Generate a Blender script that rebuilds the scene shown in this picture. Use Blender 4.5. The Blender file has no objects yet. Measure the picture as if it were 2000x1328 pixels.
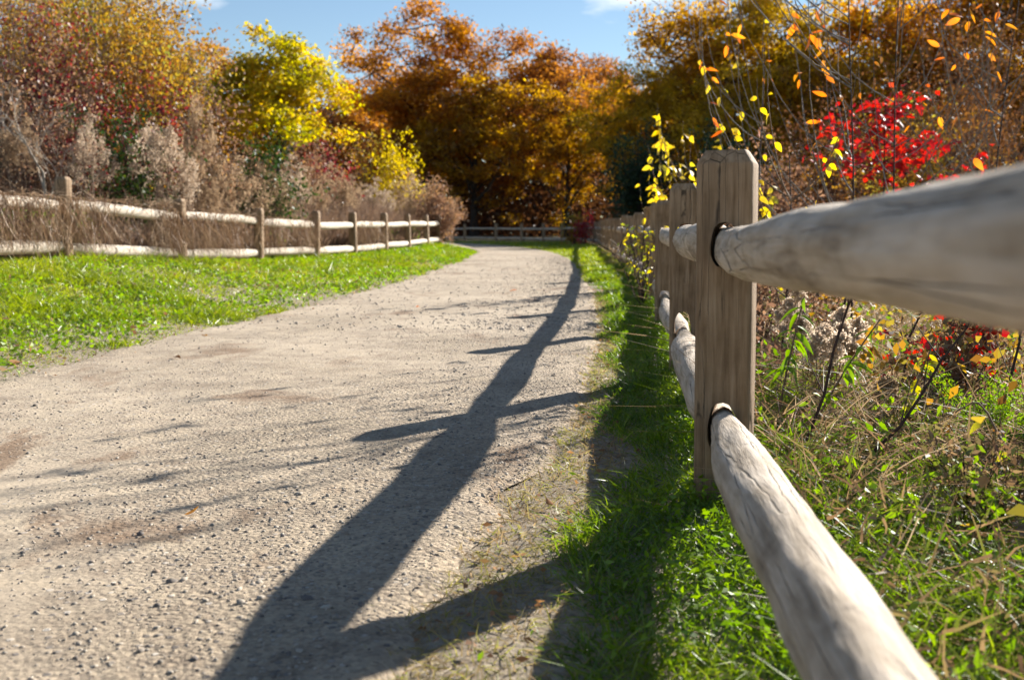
import bpy, bmesh, math, random
import numpy as np
from mathutils import Vector, Matrix, noise as mnoise

R = math.radians
sc = bpy.context.scene
col = sc.collection
random.seed(7)

# ------------------------------------------------------------------ camera
F = 2005.0                      # focal length in photo pixels (2000 wide)
CAMZ = 0.714
PITCH = math.atan(221 / F)
cd = bpy.data.cameras.new('camera')
cam = bpy.data.objects.new('camera', cd); col.objects.link(cam)
cam.location = (0, 0, CAMZ)
cam.rotation_euler = (R(90) - PITCH, 0, 0)
cd.sensor_width = 36; cd.lens = 36 * F / 2000
cd.clip_start = 0.02; cd.clip_end = 3000
cd.dof.use_dof = True; cd.dof.focus_distance = 3.6; cd.dof.aperture_fstop = 4.0
sc.camera = cam

# ------------------------------------------------------------------ sky and sun
SUN_AZ = R(41.5)         # to the right of the view direction (+Y)
SUN_EL = R(24.8)
w = bpy.data.worlds.new('World'); sc.world = w; w.use_nodes = True
nt = w.node_tree; nt.nodes.clear()
N = nt.nodes.new; L = nt.links.new
wo = N('ShaderNodeOutputWorld'); bg = N('ShaderNodeBackground')
sky = N('ShaderNodeTexSky'); sky.sky_type = 'NISHITA'; sky.sun_disc = False
sky.sun_elevation = SUN_EL; sky.sun_rotation = SUN_AZ
sky.air_density = 1.0; sky.dust_density = 0.0; sky.ozone_density = 2.0
bg.inputs['Strength'].default_value = 0.05
CLX, CLY = 25.9, 16.1
# thin fair-weather clouds: noise on the plane of a cloud layer
tc = N('ShaderNodeTexCoord')
mp = N('ShaderNodeMapping'); mp.inputs['Location'].default_value = (CLX, CLY, 0); mp.inputs['Scale'].default_value = (5, 5, 13)
L(tc.outputs['Generated'], mp.inputs[0])
cn = N('ShaderNodeTexNoise'); cn.inputs['Scale'].default_value = 1.0; cn.inputs['Detail'].default_value = 8; cn.inputs['Roughness'].default_value = .52
L(mp.outputs[0], cn.inputs['Vector'])
cr = N('ShaderNodeValToRGB'); cr.color_ramp.elements[0].position = .60; cr.color_ramp.elements[1].position = .72
L(cn.outputs['Fac'], cr.inputs[0])
cm = N('ShaderNodeMixRGB'); cm.inputs['Color2'].default_value = (9.5, 9.8, 10.2, 1)
cf = N('ShaderNodeMath'); cf.operation = 'MULTIPLY'; cf.inputs[1].default_value = .85
L(cr.outputs[0], cf.inputs[0]); L(cf.outputs[0], cm.inputs['Fac'])
L(sky.outputs[0], cm.inputs['Color1']); L(cm.outputs[0], bg.inputs['Color']); L(bg.outputs[0], wo.inputs[0])

sd = bpy.data.lights.new('sun', 'SUN'); sd.energy = 5.0; sd.angle = R(0.55); sd.color = (1, .945, .86)
sun = bpy.data.objects.new('sun', sd); col.objects.link(sun)
sv = Vector((math.sin(SUN_AZ) * math.cos(SUN_EL), math.cos(SUN_AZ) * math.cos(SUN_EL), math.sin(SUN_EL)))
sun.rotation_euler = (-sv).to_track_quat('-Z', 'Y').to_euler()

vs = sc.view_settings
vs.view_transform = 'Standard'; vs.look = 'None'; vs.gamma = 1; vs.use_curve_mapping = False
vs.exposure = 1.36
sc.render.engine = 'CYCLES'
cy = sc.cycles
cy.max_bounces = 6; cy.diffuse_bounces = 2; cy.glossy_bounces = 2; cy.transmission_bounces = 4; cy.transparent_max_bounces = 4
cy.use_denoising = True; cy.use_adaptive_sampling = True; cy.adaptive_threshold = .025
cy.sample_clamp_indirect = 4

# ------------------------------------------------------------------ helpers
rng = np.random.default_rng(11)

def at(x, y, D):
    """photo pixel at depth D (metres ahead) -> point in the world"""
    cx, cyy = (x - 1000) / F, (664 - y) / F
    dyw = math.cos(PITCH) + cyy * math.sin(PITCH)
    dzw = -math.sin(PITCH) + cyy * math.cos(PITCH)
    t = D / dyw
    return Vector((cx * t, D, CAMZ + dzw * t))

def vnoise(x, y, seed=0):
    x = np.asarray(x, float); y = np.asarray(y, float)
    xi = np.floor(x).astype(np.int64); yi = np.floor(y).astype(np.int64)
    fx = x - xi; fy = y - yi
    fx = fx * fx * (3 - 2 * fx); fy = fy * fy * (3 - 2 * fy)
    def h(a, b):
        n = (a * 374761393 + b * 668265263 + seed * 974634777) & 0xffffffff
        n = ((n ^ (n >> 13)) * 1274126177) & 0xffffffff
        return ((n ^ (n >> 16)) & 0xffff) / 65535.0
    return (h(xi, yi) * (1 - fx) + h(xi + 1, yi) * fx) * (1 - fy) + (h(xi, yi + 1) * (1 - fx) + h(xi + 1, yi + 1) * fx) * fy

def fbm(x, y, seed=0, octv=4):
    s = 0; a = .5
    for k in range(octv):
        s = s + a * vnoise(np.asarray(x) * 2 ** k, np.asarray(y) * 2 ** k, seed + k); a *= .5
    return s

def sstep(a, b, x):
    t = np.clip((np.asarray(x, float) - a) / (b - a), 0, 1)
    return t * t * (3 - 2 * t)

class MB:
    """collects vertices and faces as arrays and links them as one mesh"""
    def __init__(s): s.v = []; s.f = []; s.n = 0
    def add(s, v, f):
        v = np.asarray(v, np.float32).reshape(-1, 3); f = np.asarray(f, np.int64)
        s.v.append(v); s.f.append(f + s.n); s.n += len(v)
    def mesh(s, name, mats, smooth=False):
        me = bpy.data.meshes.new(name)
        V = np.concatenate(s.v)
        me.vertices.add(len(V)); me.vertices.foreach_set('co', V.ravel())
        loops = np.concatenate([f.ravel() for f in s.f]).astype(np.int32)
        tot = np.concatenate([np.full(len(f), f.shape[1], np.int32) for f in s.f])
        start = np.concatenate([[0], np.cumsum(tot)[:-1]]).astype(np.int32)
        me.loops.add(len(loops)); me.loops.foreach_set('vertex_index', loops)
        me.polygons.add(len(tot)); me.polygons.foreach_set('loop_start', start); me.polygons.foreach_set('loop_total', tot)
        if smooth: me.polygons.foreach_set('use_smooth', np.ones(len(tot), bool))
        me.update(calc_edges=True)
        for m in (mats if isinstance(mats, (list, tuple)) else [mats]): me.materials.append(m)
        return me
    def build(s, name, mat, parent=None, smooth=False, loc=None):
        return link(name, s.mesh(name, mat, smooth), parent, loc)

def link(name, me, parent=None, loc=None):
    o = bpy.data.objects.new(name, me); col.objects.link(o)
    if parent is not None: o.parent = parent
    if loc is not None: o.location = loc
    return o

def tag(o, label=None, cat=None, group=None, kind=None):
    if label: o['label'] = label
    if cat: o['category'] = cat
    if group: o['group'] = group
    if kind: o['kind'] = kind
    return o

def empty(name, loc=(0, 0, 0), rz=0.0, label=None, cat=None, group=None, scale=1.0):
    o = bpy.data.objects.new(name, None); col.objects.link(o)
    o.location = loc; o.rotation_euler = (0, 0, rz); o.empty_display_size = .1
    o.scale = scale if isinstance(scale, (tuple, list)) else (scale,) * 3
    return tag(o, label, cat, group)

def unit(a):
    return a / np.maximum(np.linalg.norm(a, axis=-1, keepdims=True), 1e-9)

def tube(mb, pts, rad, n=6, cap=True):
    P = np.asarray(pts, float); r = np.asarray(rad, float); m = len(P)
    T = np.zeros_like(P); T[1:-1] = P[2:] - P[:-2]; T[0] = P[1] - P[0]; T[-1] = P[-1] - P[-2]
    T = unit(T)
    ref = np.array([0, 0, 1.]) if abs(T[:, 2]).mean() < .8 else np.array([1., 0, 0])
    U = unit(np.cross(T, ref)); W = np.cross(T, U)
    a = np.linspace(0, 2 * np.pi, n, endpoint=False)
    V = P[:, None] + r[:, None, None] * (np.cos(a)[None, :, None] * U[:, None] + np.sin(a)[None, :, None] * W[:, None])
    i = np.arange(m - 1)[:, None] * n; j = np.arange(n)[None]; k = (j + 1) % n
    f = np.stack([i + j, i + k, i + n + k, i + n + j], -1).reshape(-1, 4)
    mb.add(V.reshape(-1, 3), f)

def ribbons(mb, base, dirs, length, width, bend, segs=2, side=None, lift=0.0):
    """tapering ribbons (grass blades, twigs): base Nx3, initial direction, bend vector Nx3 added with t^2"""
    n = len(base)
    if n == 0: return
    d = unit(dirs); length = np.broadcast_to(length, n); width = np.broadcast_to(width, n)
    if side is None:
        side = np.cross(d, unit(rng.normal(size=(n, 3))))
    side = unit(side)
    ts = np.linspace(0, 1, segs + 1)
    rows = []
    for t in ts[:-1]:
        c = base + d * (length * t)[:, None] + bend * (length * t * t)[:, None]
        ww = (width * .5 * (1 - t * .75))[:, None]
        rows += [c - side * ww, c + side * ww]
    tip = base + d * length[:, None] + bend * length[:, None]
    V = np.stack(rows + [tip], 1)                      # n x (2segs+1) x 3
    k = 2 * segs + 1
    o = np.arange(n)[:, None] * k
    if segs > 1:
        q = np.array([[2 * s, 2 * s + 1, 2 * s + 3, 2 * s + 2] for s in range(segs - 1)])
        fq = (o[:, None] + q[None]).reshape(-1, 4)
    ft = o + np.array([[2 * segs - 2, 2 * segs - 1, 2 * segs]])
    mb.v.append(V.reshape(-1, 3).astype(np.float32))
    if segs > 1: mb.f.append(fq + mb.n)
    mb.f.append(ft + mb.n)
    mb.n += n * k

def leaves(mb, c, axis, length, width, fold=.25):
    """rhombic folded leaves: centre Nx3, axis Nx3"""
    n = len(c)
    if n == 0: return
    a = unit(axis); length = np.broadcast_to(length, n)[:, None]; width = np.broadcast_to(width, n)[:, None]
    s = unit(np.cross(a, rng.normal(size=(n, 3)))); nn = np.cross(a, s)
    b = c - a * length * .5; t = c + a * length * .5
    m = c + a * length * .05 + nn * width * fold
    V = np.stack([b, m - s * width * .5, t, m + s * width * .5], 1).reshape(-1, 3)
    f = (np.arange(n)[:, None] * 4 + np.arange(4)[None])
    mb.add(V, f)

def rdir(n, up=0.0):
    d = rng.normal(size=(n, 3)); d = unit(d); d[:, 2] += up
    return unit(d)

# ------------------------------------------------------------------ materials
def newmat(name):
    m = bpy.data.materials.new(name); m.use_nodes = True
    t = m.node_tree; t.nodes.clear()
    out = t.nodes.new('ShaderNodeOutputMaterial')
    return m, t, out

def ramp(t, fac, cols, pos=None, interp='LINEAR'):
    r = t.nodes.new('ShaderNodeValToRGB'); e = r.color_ramp.elements; r.color_ramp.interpolation = interp
    k = len(cols)
    pos = pos or [i / max(k - 1, 1) for i in range(k)]
    while len(e) < k: e.new(.5)
    for i in range(k):
        e[i].position = pos[i]; e[i].color = (*cols[i], 1)
    if fac is not None: t.links.new(fac, r.inputs[0])
    return r

def noise_tex(t, scale, detail=4, rough=.55, vec=None, dist=0):
    n = t.nodes.new('ShaderNodeTexNoise')
    n.inputs['Scale'].default_value = scale; n.inputs['Detail'].default_value = detail
    n.inputs['Roughness'].default_value = rough; n.inputs['Distortion'].default_value = dist
    if vec is not None: t.links.new(vec, n.inputs['Vector'])
    return n

def leafmat(name, cols, trans=.5, gloss=.03, patch=1.0, rough=.45, amp=.45):
    """leaf surface: each leaf draws its own colour, drifting slowly through the crown; lets light through"""
    m, t, out = newmat(name)
    g = t.nodes.new('ShaderNodeNewGeometry')
    nz = noise_tex(t, patch, 3, .5, g.outputs['Position'])
    mr = t.nodes.new('ShaderNodeMapRange'); mr.inputs['From Min'].default_value = .3; mr.inputs['From Max'].default_value = .7
    t.links.new(nz.outputs['Fac'], mr.inputs['Value'])
    mix = t.nodes.new('ShaderNodeMath'); mix.operation = 'MULTIPLY_ADD'
    t.links.new(g.outputs['Random Per Island'], mix.inputs[0]); mix.inputs[1].default_value = 1 - amp
    sc_ = t.nodes.new('ShaderNodeMath'); sc_.operation = 'MULTIPLY'; sc_.inputs[1].default_value = amp
    t.links.new(mr.outputs[0], sc_.inputs[0]); t.links.new(sc_.outputs[0], mix.inputs[2])
    r = ramp(t, mix.outputs[0], cols)
    df = t.nodes.new('ShaderNodeBsdfDiffuse'); tr = t.nodes.new('ShaderNodeBsdfTranslucent')
    hs = t.nodes.new('ShaderNodeHueSaturation'); hs.inputs['Saturation'].default_value = 1.08; hs.inputs['Value'].default_value = 1.45
    t.links.new(r.outputs[0], df.inputs[0]); t.links.new(r.outputs[0], hs.inputs['Color']); t.links.new(hs.outputs[0], tr.inputs[0])
    mx_ = t.nodes.new('ShaderNodeMixShader'); mx_.inputs[0].default_value = trans
    t.links.new(df.outputs[0], mx_.inputs[1]); t.links.new(tr.outputs[0], mx_.inputs[2])
    gl = t.nodes.new('ShaderNodeBsdfGlossy'); gl.inputs['Roughness'].default_value = rough
    m2 = t.nodes.new('ShaderNodeMixShader'); m2.inputs[0].default_value = gloss
    t.links.new(mx_.outputs[0], m2.inputs[1]); t.links.new(gl.outputs[0], m2.inputs[2])
    t.links.new(m2.outputs[0], out.inputs[0])
    return m

def woodmat(name, cols, stretch, rough=.8, crack=.6, bump=.5, scale=1.0, spots=False):
    """weathered wood; stretch = scale of the noise per local axis (small along the grain)"""
    m, t, out = newmat(name)
    tcn = t.nodes.new('ShaderNodeTexCoord'); oi = t.nodes.new('ShaderNodeObjectInfo')
    ad = t.nodes.new('ShaderNodeVectorMath'); ad.operation = 'ADD'
    ml = t.nodes.new('ShaderNodeMath'); ml.operation = 'MULTIPLY'; ml.inputs[1].default_value = 37
    t.links.new(oi.outputs['Random'], ml.inputs[0]); t.links.new(tcn.outputs['Object'], ad.inputs[0]); t.links.new(ml.outputs[0], ad.inputs[1])
    mp_ = t.nodes.new('ShaderNodeMapping'); mp_.inputs['Scale'].default_value = stretch
    t.links.new(ad.outputs[0], mp_.inputs[0])
    n1 = noise_tex(t, 6 * scale, 8, .62, mp_.outputs[0], .4)
    n2 = noise_tex(t, 5, 4, .6, ad.outputs[0])
    n3 = noise_tex(t, 30 * scale, 4, .7, mp_.outputs[0], .2)
    a = t.nodes.new('ShaderNodeMath'); a.operation = 'MULTIPLY_ADD'; a.inputs[1].default_value = .6
    b = t.nodes.new('ShaderNodeMath'); b.operation = 'MULTIPLY'; b.inputs[1].default_value = .4
    t.links.new(n2.outputs['Fac'], b.inputs[0]); t.links.new(n1.outputs['Fac'], a.inputs[0]); t.links.new(b.outputs[0], a.inputs[2])
    r = ramp(t, a.outputs[0], cols, [.3, .45, .55, .7] if len(cols) == 4 else None)
    # drying checks: thin dark lines along the grain
    cr_ = ramp(t, n1.outputs['Fac'], [(0, 0, 0), (1, 1, 1), (1, 1, 1), (0, 0, 0)], [.475, .488, .494, .506]) if False else None
    v = t.nodes.new('ShaderNodeTexVoronoi'); v.feature = 'DISTANCE_TO_EDGE'; v.inputs['Scale'].default_value = 3.2 * scale
    mp2 = t.nodes.new('ShaderNodeMapping'); mp2.inputs['Scale'].default_value = tuple(q * (.3 if q == min(stretch) else 1.0) for q in stretch)
    wv = t.nodes.new('ShaderNodeVectorMath'); wv.operation = 'MULTIPLY_ADD'; t.links.new(n2.outputs['Color'], wv.inputs[0]); wv.inputs[1].default_value = (.012, .012, .012); t.links.new(ad.outputs[0], wv.inputs[2])
    t.links.new(wv.outputs[0], mp2.inputs[0]); t.links.new(mp2.outputs[0], v.inputs['Vector'])
    cr_ = ramp(t, v.outputs['Distance'], [(0, 0, 0), (1, 1, 1)], [.004, .02])
    msk = ramp(t, n2.outputs['Fac'], [(0, 0, 0), (1, 1, 1)], [.44, .56])
    inv = t.nodes.new('ShaderNodeMath'); inv.operation = 'SUBTRACT'; inv.inputs[0].default_value = 1; t.links.new(cr_.outputs[0], inv.inputs[1])
    cm_ = t.nodes.new('ShaderNodeMath'); cm_.operation = 'MULTIPLY'; t.links.new(inv.outputs[0], cm_.inputs[0]); t.links.new(msk.outputs[0], cm_.inputs[1])
    cs = t.nodes.new('ShaderNodeMath'); cs.operation = 'MULTIPLY'; cs.inputs[1].default_value = crack; t.links.new(cm_.outputs[0], cs.inputs[0])
    mxc = t.nodes.new('ShaderNodeMixRGB'); mxc.inputs['Color2'].default_value = (.03, .022, .016, 1)
    t.links.new(cs.outputs[0], mxc.inputs[0]); t.links.new(r.outputs[0], mxc.inputs[1])
    if spots:
        n4 = noise_tex(t, 9, 5, .6, ad.outputs[0], .6)
        sp = ramp(t, n4.outputs['Fac'], [(0, 0, 0), (.65, .65, .65)], [.64, .72])
        mxs = t.nodes.new('ShaderNodeMixRGB'); mxs.inputs['Color2'].default_value = (.11, .085, .07, 1)
        t.links.new(sp.outputs[0], mxs.inputs[0]); t.links.new(mxc.outputs[0], mxs.inputs[1]); mxc = mxs
    pb = t.nodes.new('ShaderNodeBsdfPrincipled'); pb.inputs['Roughness'].default_value = rough
    pb.inputs['Specular IOR Level'].default_value = .25
    t.links.new(mxc.outputs[0], pb.inputs['Base Color'])
    h1 = t.nodes.new('ShaderNodeMath'); h1.operation = 'MULTIPLY_ADD'; h1.inputs[1].default_value = .5
    t.links.new(n3.outputs['Fac'], h1.inputs[0]); t.links.new(n1.outputs['Fac'], h1.inputs[2])
    h2 = t.nodes.new('ShaderNodeMath'); h2.operation = 'SUBTRACT'; t.links.new(h1.outputs[0], h2.inputs[0]); t.links.new(cs.outputs[0], h2.inputs[1])
    bp = t.nodes.new('ShaderNodeBump'); bp.inputs['Strength'].default_value = bump; bp.inputs['Distance'].default_value = .006
    t.links.new(h2.outputs[0], bp.inputs['Height']); t.links.new(bp.outputs[0], pb.inputs['Normal'])
    t.links.new(pb.outputs[0], out.inputs[0])
    return m

def plainmat(name, cols, scale=20, rough=.85, bump=0.3):
    m, t, out = newmat(name)
    tcn = t.nodes.new('ShaderNodeTexCoord')
    n1 = noise_tex(t, scale, 5, .6, tcn.outputs['Object'])
    r = ramp(t, n1.outputs['Fac'], cols, [.3, .7] if len(cols) == 2 else None)
    pb = t.nodes.new('ShaderNodeBsdfPrincipled'); pb.inputs['Roughness'].default_value = rough; pb.inputs['Specular IOR Level'].default_value = .3
    t.links.new(r.outputs[0], pb.inputs['Base Color'])
    if bump:
        bp = t.nodes.new('ShaderNodeBump'); bp.inputs['Strength'].default_value = bump; bp.inputs['Distance'].default_value = .01
        t.links.new(n1.outputs['Fac'], bp.inputs['Height']); t.links.new(bp.outputs[0], pb.inputs['Normal'])
    t.links.new(pb.outputs[0], out.inputs[0])
    return m

M = {}
M['post'] = woodmat('post_wood', [(.09, .055, .03), (.23, .15, .085), (.32, .22, .135), (.42, .31, .205)], (9, 9, .55), crack=.8, bump=.5)
M['rail'] = woodmat('rail_wood', [(.14, .10, .068), (.40, .32, .235), (.54, .45, .355), (.68, .60, .50)], (.6, 6, 6), crack=.75, bump=.8, spots=True)
M['rail_left'] = woodmat('rail_wood_pale', [(.30, .23, .17), (.52, .44, .35), (.64, .56, .46), (.72, .65, .56)], (.5, 7, 7), crack=.4, bump=.35)
M['bark'] = plainmat('dark_bark', [(.018, .013, .010), (.06, .045, .035)], 9)
M['bark_grey'] = plainmat('grey_bark', [(.12, .10, .085), (.26, .225, .19)], 14)
M['twig'] = plainmat('twig_bark', [(.10, .065, .045), (.24, .17, .12)], 30, bump=0)
M['twig_dark'] = plainmat('dark_twig_bark', [(.03, .018, .016), (.075, .045, .038)], 30, bump=0)
M['twig_pale'] = plainmat('pale_dead_wood', [(.34, .28, .22), (.5, .43, .35)], 30, bump=0)
M['oak_gold'] = leafmat('oak_leaf_gold', [(.05, .022, .007), (.24, .115, .012), (.47, .26, .018), (.66, .42, .035)], .6, patch=.35)
M['oak_orange'] = leafmat('oak_leaf_orange', [(.08, .03, .01), (.30, .125, .018), (.53, .235, .022), (.68, .38, .035)], .6, patch=.35)
M['oak_rust'] = leafmat('oak_leaf_rust', [(.09, .03, .016), (.27, .11, .03), (.42, .18, .04), (.52, .28, .045)], .55, patch=.35)
M['oak_mixed'] = leafmat('oak_leaf_gold_green', [(.08, .06, .012), (.34, .22, .014), (.55, .35, .02), (.66, .46, .035)], .6, patch=.35)
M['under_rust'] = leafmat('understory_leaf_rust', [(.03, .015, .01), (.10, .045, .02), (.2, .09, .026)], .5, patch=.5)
M['evergreen'] = leafmat('understory_leaf_green', [(.012, .025, .012), (.03, .055, .02), (.07, .09, .025)], .3, patch=.6)
M['thicket'] = leafmat('thicket_leaf', [(.10, .04, .022), (.22, .10, .028), (.34, .19, .03), (.32, .26, .045), (.15, .17, .035)], .55, patch=.6, amp=.6)
M['thicket_brown'] = leafmat('thicket_leaf_brown', [(.10, .05, .035), (.2, .11, .07), (.3, .18, .11), (.36, .2, .05)], .45, patch=.8)
M['crimson'] = leafmat('crimson_leaf', [(.06, .012, .018), (.15, .018, .03), (.25, .035, .035), (.24, .09, .04)], .5, patch=1.2)
M['yellow_green'] = leafmat('yellow_green_leaf', [(.10, .12, .012), (.36, .32, .016), (.56, .40, .02), (.60, .32, .02)], .55, patch=.9, amp=.6)
M['yellow'] = leafmat('yellow_leaf', [(.30, .25, .015), (.50, .38, .015), (.58, .42, .02)], .6, patch=1)
M['green_bush'] = leafmat('green_leaf', [(.012, .03, .01), (.035, .07, .015), (.09, .12, .02)], .35, patch=1)
M['red'] = leafmat('red_maple_leaf', [(.10, .006, .012), (.26, .010, .014), (.40, .022, .014), (.48, .08, .015)], .6, patch=1.5, gloss=.08)
M['sap_leaf'] = leafmat('cherry_leaf', [(.60, .10, .03), (.66, .19, .02), (.70, .34, .015)], .55, patch=4, amp=.8, gloss=.1)
M['yel_leaf'] = leafmat('yellow_shrub_leaf', [(.30, .34, .015), (.66, .48, .012), (.74, .48, .012)], .6, patch=3, amp=.7, gloss=.1)
M['bramble_leaf'] = leafmat('bramble_leaf', [(.06, .11, .02), (.2, .26, .02), (.42, .42, .02), (.22, .05, .03)], .5, patch=4, amp=.5, gloss=.1)
M['plume'] = leafmat('dry_plume', [(.28, .20, .14), (.46, .36, .27), (.60, .50, .40)], .4, patch=2, gloss=.0)
M['plume_tan'] = leafmat('dry_plume_brown', [(.2, .13, .08), (.36, .26, .17), (.5, .38, .26)], .4, patch=2, gloss=.0)
M['straw'] = leafmat('dry_straw', [(.09, .055, .033), (.22, .145, .085), (.35, .25, .155), (.48, .38, .25)], .4, patch=2, gloss=.05)
M['straw_dark'] = leafmat('dry_brush_stem', [(.09, .055, .04), (.2, .13, .09), (.34, .24, .16)], .3, patch=1, gloss=.03)
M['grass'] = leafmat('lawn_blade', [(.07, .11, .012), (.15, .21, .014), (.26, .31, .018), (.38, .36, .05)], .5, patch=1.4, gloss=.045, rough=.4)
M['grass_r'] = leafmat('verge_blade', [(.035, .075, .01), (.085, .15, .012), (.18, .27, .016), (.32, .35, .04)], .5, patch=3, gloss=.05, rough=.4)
M['clover'] = leafmat('broad_herb_leaf', [(.07, .14, .014), (.16, .27, .016), (.26, .36, .02)], .5, patch=2, gloss=.04)
M['tangle'] = leafmat('withered_leaf', [(.05, .03, .02), (.14, .08, .045), (.26, .17, .09), (.10, .13, .02), (.22, .26, .03)], .4, patch=3, gloss=.05)
M['vine'] = leafmat('dead_vine_stem', [(.09, .05, .032), (.2, .125, .08), (.32, .22, .14), (.45, .34, .23)], .2, patch=3, gloss=.02)
M['straw_light'] = leafmat('trodden_grass', [(.18, .12, .065), (.36, .26, .145), (.30, .28, .08), (.16, .21, .03)], .4, patch=4, gloss=.03)
M['plume_pale'] = leafmat('seed_fluff', [(.40, .31, .23), (.58, .49, .39), (.72, .64, .54)], .5, patch=2, gloss=.0)
M['litter'] = leafmat('leaf_litter', [(.10, .05, .03), (.22, .12, .06), (.34, .18, .08), (.36, .26, .10)], .3, patch=3, gloss=.03)

# ------------------------------------------------------------------ layout of the place
def poly(pts):
    P = np.array(pts, float)
    d = np.r_[0, np.cumsum(np.linalg.norm(np.diff(P, axis=0), axis=1))]
    return P, d

def smooth_poly(pts, it=3):
    P = np.array(pts, float)
    for _ in range(it):
        Q = [P[0]]
        for a, b in zip(P[:-1], P[1:]): Q += [a * .75 + b * .25, a * .25 + b * .75]
        Q.append(P[-1]); P = np.array(Q)
    return P

def along(P, s):
    d = np.r_[0, np.cumsum(np.linalg.norm(np.diff(P, axis=0), axis=1))]
    return np.stack([np.interp(s, d, P[:, 0]), np.interp(s, d, P[:, 1])], -1), d[-1]

PATHZ = -.10
LEFT_EDGE = smooth_poly([(-3.6, -3), (-3.0, 2), (-2.72, 5.4), (-2.6, 6.6), (-2.4, 7.9), (-2.13, 10.7), (-1.85, 13), (-1.42, 18.8), (-1.15, 26), (-1.1, 34), (-1.9, 42), (-4.2, 49), (-9, 53), (-22, 56)])
RIGHT_EDGE = smooth_poly([(-.95, -3), (-.5, .6), (-.27, 1.9), (-.04, 2.93), (.2, 3.8), (.48, 6.35), (.78, 9.2), (1.15, 16.8), (1.48, 25.9), (1.25, 34), (.25, 41.8), (-1.95, 50), (-6, 55), (-12, 58), (-22, 60.5)])
RFENCE = np.array([(.33, .26), (.603, 2.88)] + list(smooth_poly([(.92, 5.5), (1.22, 8.2), (1.52, 10.8), (1.84, 14), (2.12, 18), (2.52, 25), (3.0, 33), (3.6, 42), (3.65, 47), (3.1, 51.5), (1.6, 56), (-.6, 60), (-4, 63), (-14, 66)])))
def lfx(y): return -7.33 + .154 * np.asarray(y, float)

def edge_x(P, y):
    return np.interp(y, P[:, 1], P[:, 0])

def inside_path(x, y):
    return (x > edge_x(LEFT_EDGE, y)) & (x < edge_x(RIGHT_EDGE, y))

def zt(x, y):
    """height of the terrain"""
    x = np.asarray(x, float); y = np.asarray(y, float)
    le = edge_x(LEFT_EDGE, np.minimum(y, 30)); re = edge_x(RIGHT_EDGE, np.minimum(y, 31))
    u = le - x
    gap = np.maximum(le - lfx(np.minimum(y, 31)), 1.5)
    fade = sstep(47, 34, y)
    zb = np.interp(y, [9, 12.5, 15, 17.7, 20.3, 26, 31, 36], [.36, .31, .19, .115, .085, .095, .13, .2])
    z = PATHZ + ((zb - PATHZ) * sstep(-.1, 1, u / gap) + np.clip(u - gap - .3, 0, 9) * .19) * fade
    v = x - re
    z = z - PATHZ * (.55 - .6 * sstep(2.95, 1.7, y)) * sstep(.6, 1.05, v / np.maximum(np.interp(np.minimum(y, 31), RFENCE[:, 1], RFENCE[:, 0]) - re, .15)) + .05 * (fbm(x * .5, y * .5, 3) - .47) * sstep(.2, 1.0, v)
    z = z + .03 * (fbm(x * .7, y * .7, 9) - .47) * sstep(.3, 1.2, u)
    inp = sstep(-.12, .12, x - edge_x(LEFT_EDGE, y)) * sstep(-.12, .12, edge_x(RIGHT_EDGE, y) - x)
    far = sstep(60, 90, y)
    return z - .02 * inp * (1 - far) + far * .6 * (fbm(x * .03, y * .03, 5) - .4)

# ------------------------------------------------------------------ ground
def ground_mat():
    m, t, out = newmat('soil_and_thatch')
    g = t.nodes.new('ShaderNodeNewGeometry')
    n1 = noise_tex(t, 1.3, 6, .6, g.outputs['Position']); n2 = noise_tex(t, 45, 5, .7, g.outputs['Position'])
    a = ramp(t, n1.outputs['Fac'], [(.10, .068, .04), (.13, .095, .05), (.085, .095, .03), (.07, .09, .025)], [.3, .45, .55, .7])
    b = ramp(t, n2.outputs['Fac'], [(.35, .3, .25), (1, 1, 1), (1.5, 1.4, 1.3)], [.3, .5, .72])
    mu = t.nodes.new('ShaderNodeMixRGB'); mu.blend_type = 'MULTIPLY'; mu.inputs[0].default_value = 1
    t.links.new(a.outputs[0], mu.inputs[1]); t.links.new(b.outputs[0], mu.inputs[2])
    du = t.nodes.new('ShaderNodeAttribute'); du.attribute_name = 'dust'
    dc = ramp(t, n2.outputs['Fac'], [(.17, .13, .09), (.30, .245, .18), (.40, .34, .26)], [.3, .5, .7])
    mdu = t.nodes.new('ShaderNodeMixRGB'); t.links.new(du.outputs['Fac'], mdu.inputs[0]); t.links.new(mu.outputs[0], mdu.inputs[1]); t.links.new(dc.outputs[0], mdu.inputs[2])
    pb = t.nodes.new('ShaderNodeBsdfPrincipled'); pb.inputs['Roughness'].default_value = .95; pb.inputs['Specular IOR Level'].default_value = .15
    t.links.new(mdu.outputs[0], pb.inputs['Base Color'])
    bp = t.nodes.new('ShaderNodeBump'); bp.inputs['Strength'].default_value = .7; bp.inputs['Distance'].default_value = .02
    t.links.new(n2.outputs['Fac'], bp.inputs['Height']); t.links.new(bp.outputs[0], pb.inputs['Normal'])
    t.links.new(pb.outputs[0], out.inputs[0])
    return m

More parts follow.
